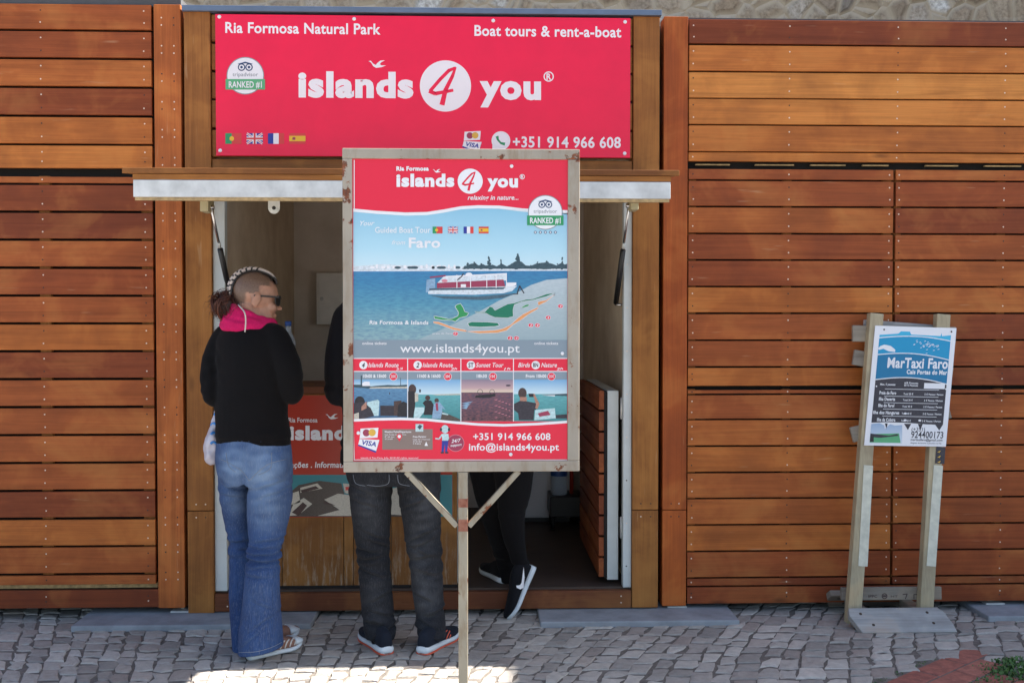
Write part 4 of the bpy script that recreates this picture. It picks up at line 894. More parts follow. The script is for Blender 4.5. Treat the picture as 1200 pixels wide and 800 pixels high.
        sp.circ(m, a+10, 460.5, 5, 3.5, M['brown_print'], ry=6.3, n=20); sp.poly(m, q([(7, 21), (15, 21), (15, 27), (7, 27)]), 3.6, M['skin_print']); sp.poly(m, q([(0, 29), (7, 25.5), (15, 26), (26, 28), (26, 36), (24, 36), (23, 48), (6, 48), (5, 40), (0, 36)]), 4, M['charcoal_print']); sp.poly(m, q([(22, 17.5), (24, 17), (30, 29), (27.5, 35), (25, 34), (26, 29)]), 4.2, M['skin_print']); sp.poly(m, q([(17, 17), (23, 17), (23, 21), (18, 21)]), 4.5, M['black_print'])
        sp.poly(m, q([(25, 36), (48, 34), (49, 46), (24, 48)]), 3.4, M['mint_print']); sp.poly(m, q([(28, 40), (40, 37), (43, 42), (30, 44)]), 3.8, M['maroon_print']); sp.poly(m, q([(49, 42), (62.4, 41), (62.4, 46), (49, 46)]), 3.6, M['charcoal_print'])
    m.build('tour_photo', PO)
w2 = [(414.6, 490.8), (440, 489.6), (470, 489), (500, 490), (530, 493), (560, 495.5), (590, 496.5), (630, 495), (664.6, 492.5)]
m = MB(); sp.poly(m, w2+[(664.6, 500), (414.6, 500)], 5.5, M['white_print']); sp.poly(m, [(x, y+3) for x, y in w2]+[(664.6, 538), (415.8, 538)], 6, M['red_print']); m.build('footer', PO)
cards(sp, PO, 432, 514.5, 1.05, 7)
m = MB(); sp.rect(m, 448, 502.5, 507, 526.5, 7, M['taupe_print']); sp.text(m, 'Meeting Point/Departures', 451, 482, 506.6, 2.2, 8, M['white_print'], .02)
for k, (t, w) in enumerate((('Cais Portas do Mar, Faro', 25), ('8º 56 min', 11), ('37.0149', 9))): sp.text(m, t, 451, 451+w, 509.6+k*2.6, 1.6, 8, M['white_print'], 0)
sp.text(m, 'Free Parking', 484, 499.5, 512.3, 2.0, 8, M['white_print'], .02)
for k, (t, w) in enumerate((('Largo de S. Francisco', 20), ('37.0124', 10), ('7.9325', 9))): sp.text(m, t, 484, 484+w, 515.2+k*2.6, 1.6, 8, M['white_print'], 0)
sp.poly(m, [(468, 517), (464.5, 511), (465.5, 508.5), (468, 507.5), (470.5, 508.5), (471.5, 511)], 8, M['red_print']); sp.circ(m, 468, 511, 2, 9, M['white_print'], n=14)
sp.poly(m, [(497.5, 522), (499.5, 517), (501.5, 522)], 8, M['white_print']); sp.rect(m, 487, 496.5, 496, 505.5, 8, M['mint_print']); sp.poly(m, [(489, 500), (492, 497), (495, 499), (492, 503)], 9, M['tree_print']); m.build('directions_box', PO)
m = MB(); sp.circ(m, 521.5, 502.5, 4.3, 8, M['mint_print'], ry=4.9, n=22); sp.circ(m, 516.8, 503, 1.3, 9, M['charcoal_print'], ry=2.3, n=14); sp.circ(m, 526.2, 503, 1.3, 9, M['charcoal_print'], ry=2.3, n=14)
sp.poly(m, [(518, 508), (525.5, 508), (526.5, 516), (518, 516)], 8, M['mint_print']); sp.stroke(m, [(518, 509), (514.5, 514), (510.5, 513.5)], 1.6, 8.4, M['mint_print']); sp.poly(m, [(518, 516), (525.5, 516), (524, 529), (521.8, 529), (521.4, 520), (520, 529), (517.4, 529)], 8.2, M['blue_flag'])
sp.poly(m, [(516.5, 529), (520.2, 529), (520.2, 531), (516.5, 531)], 9, M['charcoal_print']); sp.poly(m, [(521.6, 529), (525.5, 529), (525.5, 531), (521.6, 531)], 9, M['charcoal_print'])
sp.circ(m, 534, 518.8, 10, 7, M['pink_print'], n=36); sp.circ(m, 534, 518.8, 9.4, 8, M['maroon_print'], n=36); sp.text(m, '24/7', 529, 540, 518.6, 3.8, 9, M['white_print'], .02, .25, slope=-.12); sp.text(m, 'support', 528, 541, 523, 2.8, 9, M['white_print'], .02, .1, slope=-.1); m.build('support_print', PO)
PT('+351 914 966 608', 554.5, 645, 515, 7.6, bold=.018, layer=8); PT('info@islands4you.pt', 549.5, 655, 527.3, 7.8, bold=.018, layer=8)
PT('Islands 4 You Faro, July, 2018 All rights reserved', 423, 490, 537, 1.8, bold=0, layer=8)
for (x, y) in ((599.5, 195), (598.5, 532), (420, 507), (659, 414)):
    mb = MB(); mb.disc(sp.at(x, y, 10), .006, M['white_print'], 12, h=.003); mb.build('fixing', NB)

# ------------------------------------------------------------------ weathered sign stand on the right
YB, YT = -.20, -.10
def SP(px, py, off=0.0):         # a point on the slightly leaning plane of the stand
    n = Vector((0, -1, (YT-YB)/1.45)).normalized(); p0 = Vector((1.9, YB, 0)); r = ray(px, py); t = (p0-CAM).dot(n)/r.dot(n); return CAM+r*t+n*off
NS = Vector((0, -1, (YT-YB)/1.45)).normalized()
SS = thing('sign_stand', (SP(1060, 735).x, YB, 0), 'weathered wooden stand holding a blue and white boat taxi price board', 'sign stand')
def pole(pts, w, off, dep, mt, name):
    mb = MB()
    for a, b in zip(pts[:-1], pts[1:]):
        p0, p1 = SP(*a, off=off-dep/2), SP(*b, off=off-dep/2); mb.bar(p0, p1, w, dep, mt, up=NS)
    return mb
ul = pole([(1028, 367), (1000.5, 735)], .062, 0, .045, M['pale_v'], 'upright').build('upright', SS, .003)
ur = pole([(1106.5, 368), (1085, 735)], .062, 0, .045, M['pale_v'], 'upright').build('upright', SS, .003)
M['cream'] = mat('cream_paint_strip', '#c9c6b4', .7, var=.15, vscale=25)
for (a, b, par) in (((1017.5, 545), (1011, 663), ul), ((1099.5, 545), (1091, 663), ur)):
    mb = MB(); mb.bar(SP(*a, off=.0015), SP(*b, off=.0015), .042, .003, M['cream'], up=NS); mb.build('painted_strip', par)
for i, (a, b, w) in enumerate((((1003, 390), (1125, 392), .075), ((1004, 418), (1121, 439), .07), ((1002, 510), (1118, 481), .07), ((1018, 385), (1112, 392), .09))):
    mb = MB(); mb.bar(SP(*a, off=-.047-.02*(i == 3)), SP(*b, off=-.047-.02*(i == 3)), w, .018, M['pale_h'] if i < 3 else M['grey_h'], up=NS); mb.build('crossbar', SS, .003)
mb = MB(); mb.bar(SP(990.5, 698, off=-.056), SP(1109, 697, off=-.056), .058, .02, M['pale_h'], up=NS)
cbar = mb.build('bottom_rail', SS, .003)
ns_sheet = Sheet(SP(1050, 698, off=-.0455), NS)
mb = MB()
ns_sheet.ring(mb, 1036.5, 698, 3.4, 1.1, 1, M['brown_print'], 16); ns_sheet.rect(mb, 1034.5, 696.8, 1038.5, 699, 1, M['brown_print']); ns_sheet.text(mb, 'IPPC', 1017.5, 1028, 699.6, 3, 1, M['brown_print'], .02); ns_sheet.stroke(mb, [(1058, 696), (1063, 695.5), (1061, 701)], 1.1, 1, M['brown_print']); ns_sheet.stroke(mb, [(1071, 701), (1071, 696), (1077, 696)], .9, 1, M['brown_print']); ns_sheet.text(mb, 'HT', 1044, 1052, 699.5, 2.6, 1, M['brown_print'])
mb.build('stamp', cbar)
# base: sloping front plank with rounded ends, second plank behind
def base_plank(x0, x1, yb, zb, yt, zt, th, ch, mt):
    mb = MB(); d = Vector((0, yt-yb, zt-zb)); n = Vector((0, -(zt-zb), (yt-yb))).normalized()
    prof = [(x0+.02, 0), (x1, 0), (x1-.004, .35), (x1-ch*.5, .8), (x1-ch, 1.0), (x0-.005, 1.0), (x0-.012, .7)]
    f = [Vector((x, yb, zb))+d*t for x, t in prof]; b = [v-n*th for v in f]; k = len(prof)
    mb.add(f+b, [tuple(range(k)), tuple(range(2*k-1, k-1, -1))]+[(i, i+k, (i+1) % k+k, (i+1) % k) for i in range(k)], mt)
    for (x, t) in ((x0+.08, .3), (x1-.09, .35), (x0+.04, .75), (x1-.1, .78)): mb.disc(Vector((x, yb, zb))+d*t, .007, M['screw_dark'], 10, nrm=n)
    return mb
a, b = G(1005, 742), G(1122, 741)
base_plank(a.x, b.x, a.y-.005, .006, a.y+.10, .085, .03, .045, M['grey_h']).build('base_plank', SS, .004)
base_plank(G(978, 722).x, G(1100, 722).x, -.0+.055, .006, -.05, .085, .03, .02, M['pale_h']).build('base_plank', SS, .004)
for x in (a.x+.06, b.x-.12):
    mb = MB(); mb.box(x, x+.05, a.y+.11, -.01, .001, .06, M['pale_h']); mb.build('base_block', SS, .003)
# price board
cs = [SP(1025, 381.5, .003), SP(1120, 384.5, .003), SP(1107.5, 523, .003), SP(1012, 521.5, .003)]
mb = MB(); cf = [c+NS*.005 for c in cs]
mb.add(cs+cf, [(0, 1, 2, 3), (7, 6, 5, 4), (0, 4, 5, 1), (1, 5, 6, 2), (2, 6, 7, 3), (3, 7, 4, 0)], M['white_print']); PB = mb.build('price_board', SS)
sb = Sheet(cf[0], NS, .0003)
def UV(u, v):      # 0..1 over the board, in photo pixels
    t = (1025+(1120-1025)*u, 381.5+3*u); q = (1012+(1107.5-1012)*u, 521.5+1.5*u); return (t[0]+(q[0]-t[0])*v, t[1]+(q[1]-t[1])*v)
def up(pts): return [UV(*p) for p in pts]
SK = -.093
def bt(mb, t, u0, u1, v, cap, ml='white_print', bold=.02, layer=3):
    mb = MB()
    a, b = UV(u0, v), UV(u1, v); sb.text(mb, t, a[0], b[0], a[1], cap, layer, M[ml], bold, 0, slope=.02, skewy=.092); mb.build('lettering', PB)
arc = lambda v0, h, n=12, u0=.07, u1=.95, d=0: [(u0+(u1-u0)*i/n, v0-h*math.sin(math.pi*(.08+.78*i/n))+d*i/n) for i in range(n+1)]
mb = MB()
c1 = arc(.11, .04, d=.017); c2 = arc(.252, .047, d=.038); c3 = arc(.463, .053, d=.034)
sb.poly(mb, up([(.07, .075), (.30, .06), (.33, .04), (.44, .04), (.46, .065), (.82, .07), (.83, .045), (.84, .07), (.95, .06)]+list(reversed(c1))), 1, M['sky_print'])
sb.poly(mb, up(c1+list(reversed(c2))), 1, M['cyan_print']); sb.poly(mb, up(c2+list(reversed(c3))), 1, M['blue_print'])
for c in (c1, c2, c3): sb.stroke(mb, up(c), 1.1, 2, M['white_print'])
sb.poly(mb, up([(.06, .195), (.09, .17), (.14, .155), (.22, .165), (.28, .195), (.28, .215), (.2, .21), (.13, .19), (.09, .2)]), 2, M['white_print'])
rb = random.Random(9)
for k in range(36): x, y = UV(.7+rb.gauss(0, .085), .15+rb.gauss(0, .022)); sb.stroke(mb, [(x-.7, y), (x+.8, y-.5)], .6, 2+k*.01, M['white_print'])
mb.build('wave_print', PB)
mb = MB(); sb.poly(mb, up(c3+[(.95, .818), (.75, .815), (.5, .805), (.25, .803), (.07, .81)]), 1.5, M['charcoal_print'])
for v in (.525, .585, .64, .693, .752): sb.stroke(mb, up([(.2, v), (.86, v)]), .5, 2.5, M['white_print'])
sb.poly(mb, up([(.675, .468), (.93, .468), (.93, .515), (.675, .515)]), 2.5, M['white_print'])
for (u, v) in ((.09, .505), (.945, .515)): x, y = UV(u, v); sb.circ(mb, x, y, .9, 2.6, M['white_print'], n=10)
mb.build('price_table', PB)
mb = MB(); bt(mb, 'MarTaxi Faro', .20, .945, .345, 11.2, bold=.03); bt(mb, 'Cais Portas do Mar', .445, .945, .395, 4.8, bold=.04)
mb = MB()
for v, t, u1 in ((.507, 'Max. 5 pessoas', .32), (.582, 'Praia de Faro', .34), (.634, 'Ilha Deserta', .335), (.688, 'Ilha do Farol', .33), (.747, 'Ilha dos Hangares', .40), (.807, 'Ilha da Culatra', .36)):
    bt(mb, t, .135 if v < .7 or v > .8 else .08, u1, v-.012, 3.5 if v > .51 else 2.2, bold=.03)
for v, t in ((.49, '6/8 Pessoas'), (.51, '8/10 Pessoas'), (.582, 'Total 20 €'), (.634, 'Total 30 €'), (.688, 'Total 35 €'), (.747, 'Total 40 €'), (.807, 'Total 45 €')): bt(mb, t, .43, .60 if v < .52 else .55, v-.012, 2, bold=.02)
for v in (.582, .634, .688, .747, .807): bt(mb, '5 € Pessoa / Person', .69, .92, v-.012, 2, bold=.02)
for (u, v) in ((.475, .728), (.48, .784), (.66, .784)): x, y = UV(u, v); sb.circ(mb, x, y, 1.8, 4, M['white_print'], ry=1.2, n=14); mb.build('paint_blot', PB); mb = MB()
mb = MB()
M['mini_sky'] = gradient('printed_cloud_sky', [(0, '#dfe8f0'), (1, '#9db6d4')])
sb.poly(mb, up([(.07, .82), (.17, .812), (.23, .83), (.24, .86), (.3, .82), (.36, .83), (.45, .825), (.47, .98), (.07, .98)]), 2, M['mini_sky']); sb.poly(mb, up([(.07, .905), (.42, .895), (.45, .975), (.07, .975)]), 3, M['green_pale']); sb.poly(mb, up([(.07, .9), (.15, .905), (.3, .915), (.4, .9), (.42, .915), (.2, .935), (.07, .93)]), 4, M['charcoal_print']); sb.poly(mb, up([(.07, .905), (.11, .905), (.12, .97), (.07, .97)]), 4.4, M['black_print'])
mb.build('photo_print', PB)
for k, (u0, u1) in enumerate(((.235, .27), (.47, .56), (.64, .7), (.85, .95))):
    mb = MB(); sb.poly(mb, up([(u0, .813), (u1, .813), ((u0+u1)/2+.01, .865)]), 2+.1*k, M['charcoal_print']); mb.build('gull_print', PB)
mb = MB(); bt(mb, '(+351)', .57, .735, .874, 4.4, 'charcoal_print', .0); bt(mb, '924400173', .57, .965, .93, 7.6, 'charcoal_print', .012); bt(mb, 'martaxifaro@gmail.com', .57, .96, .955, 2.8, 'charcoal_print', .01); bt(mb, 'Aluguer de barcos e passeios na Ria', .57, .95, .978, 1.6, 'charcoal_print', .0)
for (u, v) in ((.12, .03), (.95, .03)):
    mb = MB(); mb.disc(sb.at(*UV(u, v), 3), .004, M['screw_dark'], 10, nrm=NS, h=.002); mb.build('screw', PB)
dk = Sheet(SP(1100, 530, .0035), NS)
mb = MB(); mb.bar(SP(1102.5, 523.5, .001), SP(1101, 543, .001), .042, .003, M['charcoal_print'], up=NS); tg = mb.build('tag_card', SS)
mb = MB()
for k, y in enumerate((528, 534, 540)): dk.stroke(mb, [(1099, y+1.5), (1102, y), (1100.5, y+2)], .7, 1, M['gold_print'])
mb.build('arrow_marks', tg)

# ------------------------------------------------------------------ people
from mathutils.bvhtree import BVHTree
def cat(rows, sub=4):
    """smooth curve through rows of numbers (Catmull-Rom)"""
    a = [np.array(r, float) for r in rows]; out = []
    for i in range(len(a)-1):
        p0, p1, p2, p3 = a[max(i-1, 0)], a[i], a[i+1], a[min(i+2, len(a)-1)]
        for k in range(sub):
            t = k/sub; out.append(.5*((2*p1)+(-p0+p2)*t+(2*p0-5*p1+4*p2-p3)*t*t+(-p0+3*p1-3*p2+p3)*t**3))
    out.append(a[-1]); return out
class Body(MB):
    def loft(s, rings, n=24, sub=4, tilt=None):
        """rings: (cx, cy, cz, half width, half depth, heading) - flat rings"""
        R = cat(rings, sub); vs = []; fs = []
        for (cx, cy, cz, a, b, h) in R:
            for k in range(n):
                q = 2*math.pi*k/n; x, y = a*math.cos(q), b*math.sin(q)
                z = cz + (tilt(cz, x, y) if tilt else 0)
                vs.append((cx+x*math.cos(h)+y*math.sin(h), cy-x*math.sin(h)+y*math.cos(h), z))
        m = len(R)
        for i in range(m-1):
            for k in range(n): fs.append((i*n+k, i*n+(k+1) % n, (i+1)*n+(k+1) % n, (i+1)*n+k))
        fs += [tuple(range(n-1, -1, -1)), tuple((m-1)*n+k for k in range(n))]
        return s.add(vs, fs, M['skin'])
    def limb(s, pts, sub=4, n=16):     # pts: (x, y, z, r)
        R = cat(pts, sub); s.tube([r[:3] for r in R], [r[3] for r in R], M['skin'], n)
        for e in (R[0], R[-1]): s.ell(e[:3], (e[3]*.97,)*3, M['skin'], nu=12, nv=8)
        return s
def fuse(mb, name, parent, mats, voxel=.008, smooth=4, disp=None, pick=None, fade=None, keep=.5):
    me = bpy.data.meshes.new('raw'); me.from_pydata(mb.v, [], mb.f); o = bpy.data.objects.new('raw', me); COL.objects.link(o)
    r = o.modifiers.new('remesh', 'REMESH'); r.mode = 'VOXEL'; r.voxel_size = voxel
    dg = bpy.context.evaluated_depsgraph_get(); m2 = bpy.data.meshes.new_from_object(o.evaluated_get(dg))
    bpy.data.objects.remove(o); bpy.data.meshes.remove(me)
    nv = len(m2.vertices); co = np.empty(nv*3); m2.vertices.foreach_get('co', co); co = co.reshape(-1, 3)
    ed = np.empty(len(m2.edges)*2, int); m2.edges.foreach_get('vertices', ed); ed = ed.reshape(-1, 2)
    deg = np.bincount(ed.ravel(), minlength=nv).astype(float)[:, None]
    for _ in range(smooth):
        acc = np.zeros_like(co); np.add.at(acc, ed[:, 0], co[ed[:, 1]]); np.add.at(acc, ed[:, 1], co[ed[:, 0]])
        co = co*(1-keep) + keep*acc/deg
    m2.vertices.foreach_set('co', co.ravel()); m2.update()
    if disp:
        nr = np.empty(nv*3); m2.vertex_normals.foreach_get('vector', nr) if hasattr(m2, 'vertex_normals') else None; nr = nr.reshape(-1, 3)
        d = np.array([disp(c, n_) for c, n_ in zip(co, nr)]); co = co + nr*d[:, None]
        m2.vertices.foreach_set('co', co.ravel()); m2.update()
    off = wpos(parent)
    at = m2.color_attributes.new('rnd', 'FLOAT_COLOR', 'POINT')
    f = [fade(c) if fade else 0.0 for c in co]
    at.data.foreach_set('color', [x for v in f for x in (v, .5, .5, 1)])
    m2.vertices.foreach_set('co', (co-np.array(off)).ravel()); m2.update()
    for m in mats: m2.materials.append(m)
    pi = np.zeros(len(m2.polygons), int)
    if pick: pi = np.array([pick(Vector(p.center)+off) for p in m2.polygons], int)
    m2.polygons.foreach_set('material_index', pi)
    m2.polygons.foreach_set('use_smooth', [True]*len(m2.polygons))
    m2.name = name; ob = bpy.data.objects.new(name, m2); COL.objects.link(ob); ob.parent = parent
    return ob
def crease(c, rows):
    '''sharp folds: (height, slope along x, centre x, reach, depth, width)'''
    d = 0
    for z0, sl, x0, rx, a, w in rows:
        q = (c[2]-z0-sl*(c[0]-x0)-.006*mnoise.noise(Vector((c[0]*22, c[1]*14, z0*50))))/w
        if abs(q) < 4: d += 1.5*a*math.exp(-((c[0]-x0)/rx)**2)*(1.0*math.exp(-((q-1.6)/1.1)**2)-1.25*math.exp(-q*q))
    return d
def nz(x, y, z): return mnoise.noise(Vector((x, y, z)))
def bvh_of(ob):
    off = wpos(ob); me = ob.data
    return BVHTree.FromPolygons([Vector(v.co)+off for v in me.vertices], [tuple(p.vertices) for p in me.polygons])
def onto(bv, px, py, off=.001):
    d = ray(px, py).normalized(); h = bv.ray_cast(CAM, d)
    return (h[0] + h[1]*off*(1 if h[1].dot(d) < 0 else -1)) if h[0] else None
def line_on(mb, bv, pts, r, m, off=.001, sub=5):
    q = [onto(bv, x, y, off) for x, y in cat(pts, sub)]; q = [p for p in q if p is not None]
    if len(q) > 1: mb.tube(q, r, m, 6)
def decal(mb, bv, pts, m, off=.002):
    q = [onto(bv, x, y, off) for x, y in pts]
    if all(p is not None for p in q): mb.add(q, [tuple(range(len(q)))], m)
def head_into(b, c, rot, s):
    """skull, face and ears; local x forward, y to the left, z up"""
    E = lambda p, r, rr=None: b.ell(Vector(c)+rot @ (Vector(p)*s), tuple(q*s for q in r), M['skin'], rot if rr is None else rot @ rr, 22, 14)
    E((-.014, 0, .034), (.097, .075, .088)); E((.012, 0, .02), (.083, .070, .085)); E((.034, 0, -.045), (.058, .052, .072)); E((.058, 0, -.096), (.03, .03, .022))
    E((.03, .03, -.075), (.05, .024, .024)); E((.03, -.03, -.075), (.05, .024, .024)); E((.078, 0, .022), (.020, .048, .012))
    E((.066, .034, -.03), (.025, .022, .024)); E((.066, -.034, -.03), (.025, .022, .024))
    E((.094, 0, -.010), (.010, .011, .026), Matrix.Rotation(-.35, 3, 'Y')); E((.108, 0, -.030), (.013, .012, .010)); E((.099, .012, -.032), (.010, .008, .008)); E((.099, -.012, -.032), (.010, .008, .008))
    E((.087, 0, -.062), (.012, .024, .0065)); E((.086, 0, -.074), (.011, .020, .0065)); E((.078, 0, -.068), (.014, .026, .016))
    for sg in (1, -1):
        E((-.008, sg*.077, -.008), (.021, .008, .032), Matrix.Rotation(.25, 3, 'Y')); E((-.006, sg*.074, -.028), (.010, .008, .014))
def eyes(parent, c, rot, s):
    for sg in (1, -1):
        m = MB(); m.ell(Vector(c)+rot @ (Vector((.074, sg*.031, .002))*s), (.0125*s,)*3, M['white_print'], rot); m.ell(Vector(c)+rot @ (Vector((.0845, sg*.031, .002))*s), (.004*s, .006*s, .006*s), M['hair_dark'], rot); m.build('eye', parent)
def hand_into(b, wrist, fwd, palm_n, s=1.0, side=1, curl=.5):
    """palm, four unequal bent fingers and a thumb from the side of the palm"""
    f = Vector(fwd).normalized(); n = (Vector(palm_n)-f*Vector(palm_n).dot(f)).normalized(); l = n.cross(f)*side; w = Vector(wrist)
    R = Matrix((f, l, n)).transposed()
    b.ell(w+f*.045*s, (.05*s, .041*s, .016*s), M['skin'], R, 14, 10); b.ell(w+f*.075*s, (.022*s, .041*s, .013*s), M['skin'], R, 14, 10)
    for k, L in enumerate((.072, .082, .076, .060)):
        p = w+f*.082*s+l*(.031-.0205*k)*s; d = f.copy(); pts = [(*p, .0088*s)]; a = 0
        for seg, q in enumerate((.42, .33, .25)):
            a += curl*(.55, .8, .6)[seg]; d = f*math.cos(a)+n*math.sin(a); p = p+d*L*q*s; pts.append((*p, (.0083, .0076, .0066)[seg]*s))
        b.limb(pts, 2, 10)
    p = w+f*.02*s+l*.034*s; pts = [(*p, .012*s)]
    for d, q, r in ((f*.6+l*.75+n*.25, .035, .0105), (f*.85+l*.3+n*.45, .03, .0095), (f*.9+n*.4, .024, .008)):
        p = p+d.normalized()*q*s; pts.append((*p, r*s))
    b.limb(pts, 2, 10)
def shoe(parent, heel, fwd, upv, L, up_m, sole_m, tread_m=None, w=.047, thick=.026, tip_m=None, low=True):
    f = Vector(fwd).normalized(); u = Vector(upv); u = (u-f*u.dot(f)).normalized(); l = u.cross(f); h = Vector(heel); k = L/.28
    T = lambda x, y, z: h+f*x*k+l*y+u*z
    out = [(0, .018), (.012, .028), (.05, .033), (.1, .033), (.15, .039), (.19, .045), (.22, .043), (.25, .034), (.27, .020), (.28, .006)]
    out = [(x, y*w/.045) for x, y in out]
    def ringset(mb, rows, m, n=20):
        vs = []; fs = []
        for (x, hw, z0, z1) in rows:
            for j in range(n):
                q = 2*math.pi*j/n; cy, cz = math.cos(q), math.sin(q)
                sy = math.copysign(abs(cy)**.7, cy)*hw; sz = (z0+z1)/2+math.copysign(abs(cz)**.8, cz)*(z1-z0)/2
                vs.append(T(x, sy*(1-.35*max(0, (sz-thick)/.09)), sz))
        m_ = len(rows)
        for i in range(m_-1):
            for j in range(n): fs.append((i*n+j, i*n+(j+1) % n, (i+1)*n+(j+1) % n, (i+1)*n+j))
        fs += [tuple(range(n-1, -1, -1)), tuple((m_-1)*n+j for j in range(n))]
        mb.add(vs, fs, m, smooth=True)
    spring = lambda x: .012*max(0, (x-.2)/.08)**1.5
    mb = MB(); tops = [(0, .078), (.012, .092), (.05, .10), (.1, .092), (.14, .074), (.18, .062), (.21, .053), (.24, .045), (.265, .037), (.277, .029)]
    rows = []
    for x, t in tops:
        hw = np.interp(x, [p[0] for p in out], [p[1] for p in out])*.97; rows.append((x+.003, hw, thick*.6+spring(x), t+spring(x)))
    rows = [tuple(r) for r in cat(rows, 3)]; ringset(mb, rows, up_m); s = mb.build('shoe', parent)
    mb = MB(); rows = [(x, y+.002, (.003 if tread_m else 0)+spring(x)*.9, thick*(1.15 if x < .1 else 1.0)+spring(x)) for x, y in out]; ringset(mb, [tuple(r) for r in cat(rows, 3)], sole_m)
    if tread_m: ringset(mb, [tuple(r) for r in cat([(x, y+.0025, spring(x)*.9, .008+spring(x)*.9) for x, y in out], 3)], tread_m)
    so_ = mb.build('sole', s)
    if tip_m is not None:
        mb = MB(); ringset(mb, [tuple(r) for r in cat([(.225, .046, .022, .056), (.25, .040, .022, .05), (.27, .026, .024, .044), (.283, .010, .026, .036)], 3)], tip_m); mb.build('toe_cap', s)
    return s
def wrinkles(zs, amp=.005, base=.0022, fx=6, fz=34):
    def d(c, n):
        w = sum(a*math.exp(-((c[2]-z)/s)**2) for z, s, a in zs)
        k = nz(c[0]*fx+c[2]*3, c[1]*fx, c[2]*fz); k = math.copysign(min(1, abs(k)*2.2)**.8, k); k2 = nz(c[0]*14, c[1]*14, c[2]*11+5)
        return amp*w*(k-.3*abs(k2)) + base*k2
    return d

# --- the woman: seen from behind, turned to the right, head in profile
WY = -.50
WO = thing('person', (P(298, 700, WY).x, -.55, 0), 'person in black sweater, pink scarf and flared blue jeans standing at the counter', 'person', 'people at the kiosk counter')
wp = lambda px, py, dy=0.0: P(px, py, WY+dy)
pm_ = lambda px, dy=0.0: px*(WY+dy+4.8)/FPX       # pixels -> metres at that depth
TH = math.radians(28)
def trow(cx, py, hw, dep, dy=0.0, grow=0.0):
    p = wp(cx, py, dy); h = pm_(hw, dy)+grow; b = dep+grow; a = math.sqrt(max(h*h-(b*math.sin(TH))**2, 1e-4))/math.cos(TH); return (p.x, p.y, p.z, a, b, TH)
torso = [(292, 381, 21, .070), (292.5, 386, 33, .085), (294, 393, 41, .098), (295, 405, 44.5, .112), (295.5, 430, 45, .120), (295, 460, 44, .118), (295, 485, 43.5, .120), (296, 505, 44.5, .127), (297, 516, 45.5, .130), (297, 527, 44.5, .130)]
hips = [(296, 505, 42, .118), (297, 522, 45, .128), (297.5, 540, 45.5, .134), (298, 555, 44, .130), (299, 566, 40, .118)]
lleg = [(277, 545, 19.5, .115, .06), (277, 575, 19, .095, .07), (279, 600, 17.5, .078, .08), (281, 625, 15, .062, .09), (283, 645, 14, .057, .10), (284, 680, 15.5, .058, .09), (285, 710, 16, .062, .08), (288, 740, 16, .075, .07), (290, 759, 16, .085, .06)]
rleg = [(316, 545, 26, .118, -.02), (316, 575, 26.2, .105, -.03), (315, 600, 25, .092, -.04), (312.5, 625, 21.5, .075, -.06), (309.5, 648, 19.3, .064, -.08), (307.5, 675, 20.3, .066, -.09), (306, 710, 22.5, .078, -.09), (305.5, 740, 25, .092, -.085), (305.5, 761, 26, .100, -.08)]
HC = wp(300, 350, .02); hs = .93
hf = Vector((math.cos(.33), math.sin(.33), -.13)).normalized(); hl = Vector((0, 0, 1)).cross(hf).normalized(); hu = hf.cross(hl)
HR = Matrix((hf, hl, hu)).transposed()
larm = [wp(263, 397, .05), wp(250, 430, .03), wp(249, 461, .01)]; lh = wp(274, 476, .30)
rarm = [wp(323, 398, -.06), wp(337, 430, -.09), wp(342, 460, -.07)]; rh = wp(334, 448, .24)
b = Body()
b.loft([trow(*t[:3], t[3], grow=-.014) for t in torso]); b.loft([trow(*t[:3], t[3], grow=-.03) for t in hips[:4]])
for lg in (lleg, rleg):
    rows = [(*wp(cx, py, dy), min(pm_(hw, dy)-.018, .070), min(dp-.02, .07), 0) for cx, py, hw, dp, dy in lg[:6]]
    ank = wp(lg[-1][0]-(0 if lg is lleg else 8), 742, lg[-1][4]); rows += [(ank.x, ank.y, .11, .038, .042, 0), (ank.x, ank.y, .05, .036, .045, 0)]
    b.loft(rows, 18)
head_into(b, HC, HR, hs)
nk = wp(292, 386, .0); b.limb([(*(HC+HR @ Vector((-.025, 0, -.03))), .056), (*((HC+nk)/2+Vector((-.008, 0, 0))), .052), (*nk, .062)])
for arm, hd, cl in ((larm, lh, .9), (rarm, rh, .45)):
    b.limb([(*arm[0], .043), (*arm[1], .038), (*arm[2], .034)]); dd = (hd-arm[2]); b.limb([(*arm[2], .034), (*(arm[2]+dd*.4), .032), (*hd, .023)])
    hand_into(b, hd, dd, (0, .1, -1), .92, 1 if hd is rh else -1, cl)
hl_inv = HR.transposed()
def scalp(c):
    q = (hl_inv @ (c-HC))/hs
    if abs(q.x) > .2 or q.z < -.075 or q.z > .2 or abs(q.y) > .12: return 0
    if q.length > .2: return 0
    line = .072 if q.z > .06 else (.030 if q.z > .02 else (-.026 if q.z > -.03 else -.05))
    ear = abs(q.y) > .074 and -.034 < q.x < .02 and -.05 < q.z < .026
    if ear: return 0
    d = min(line-.02*abs(q.y)/.07-q.x, (q.z+.07)*1.2)+.006*mnoise.noise(Vector((q.x*60, q.y*60, q.z*60)))
    t = max(0, min(1, d/.018)); return .92*t*t*(3-2*t)
wb = fuse(b, 'body', WO, [M['skin']], .0045, 2, fade=lambda c: scalp(Vector(c)))
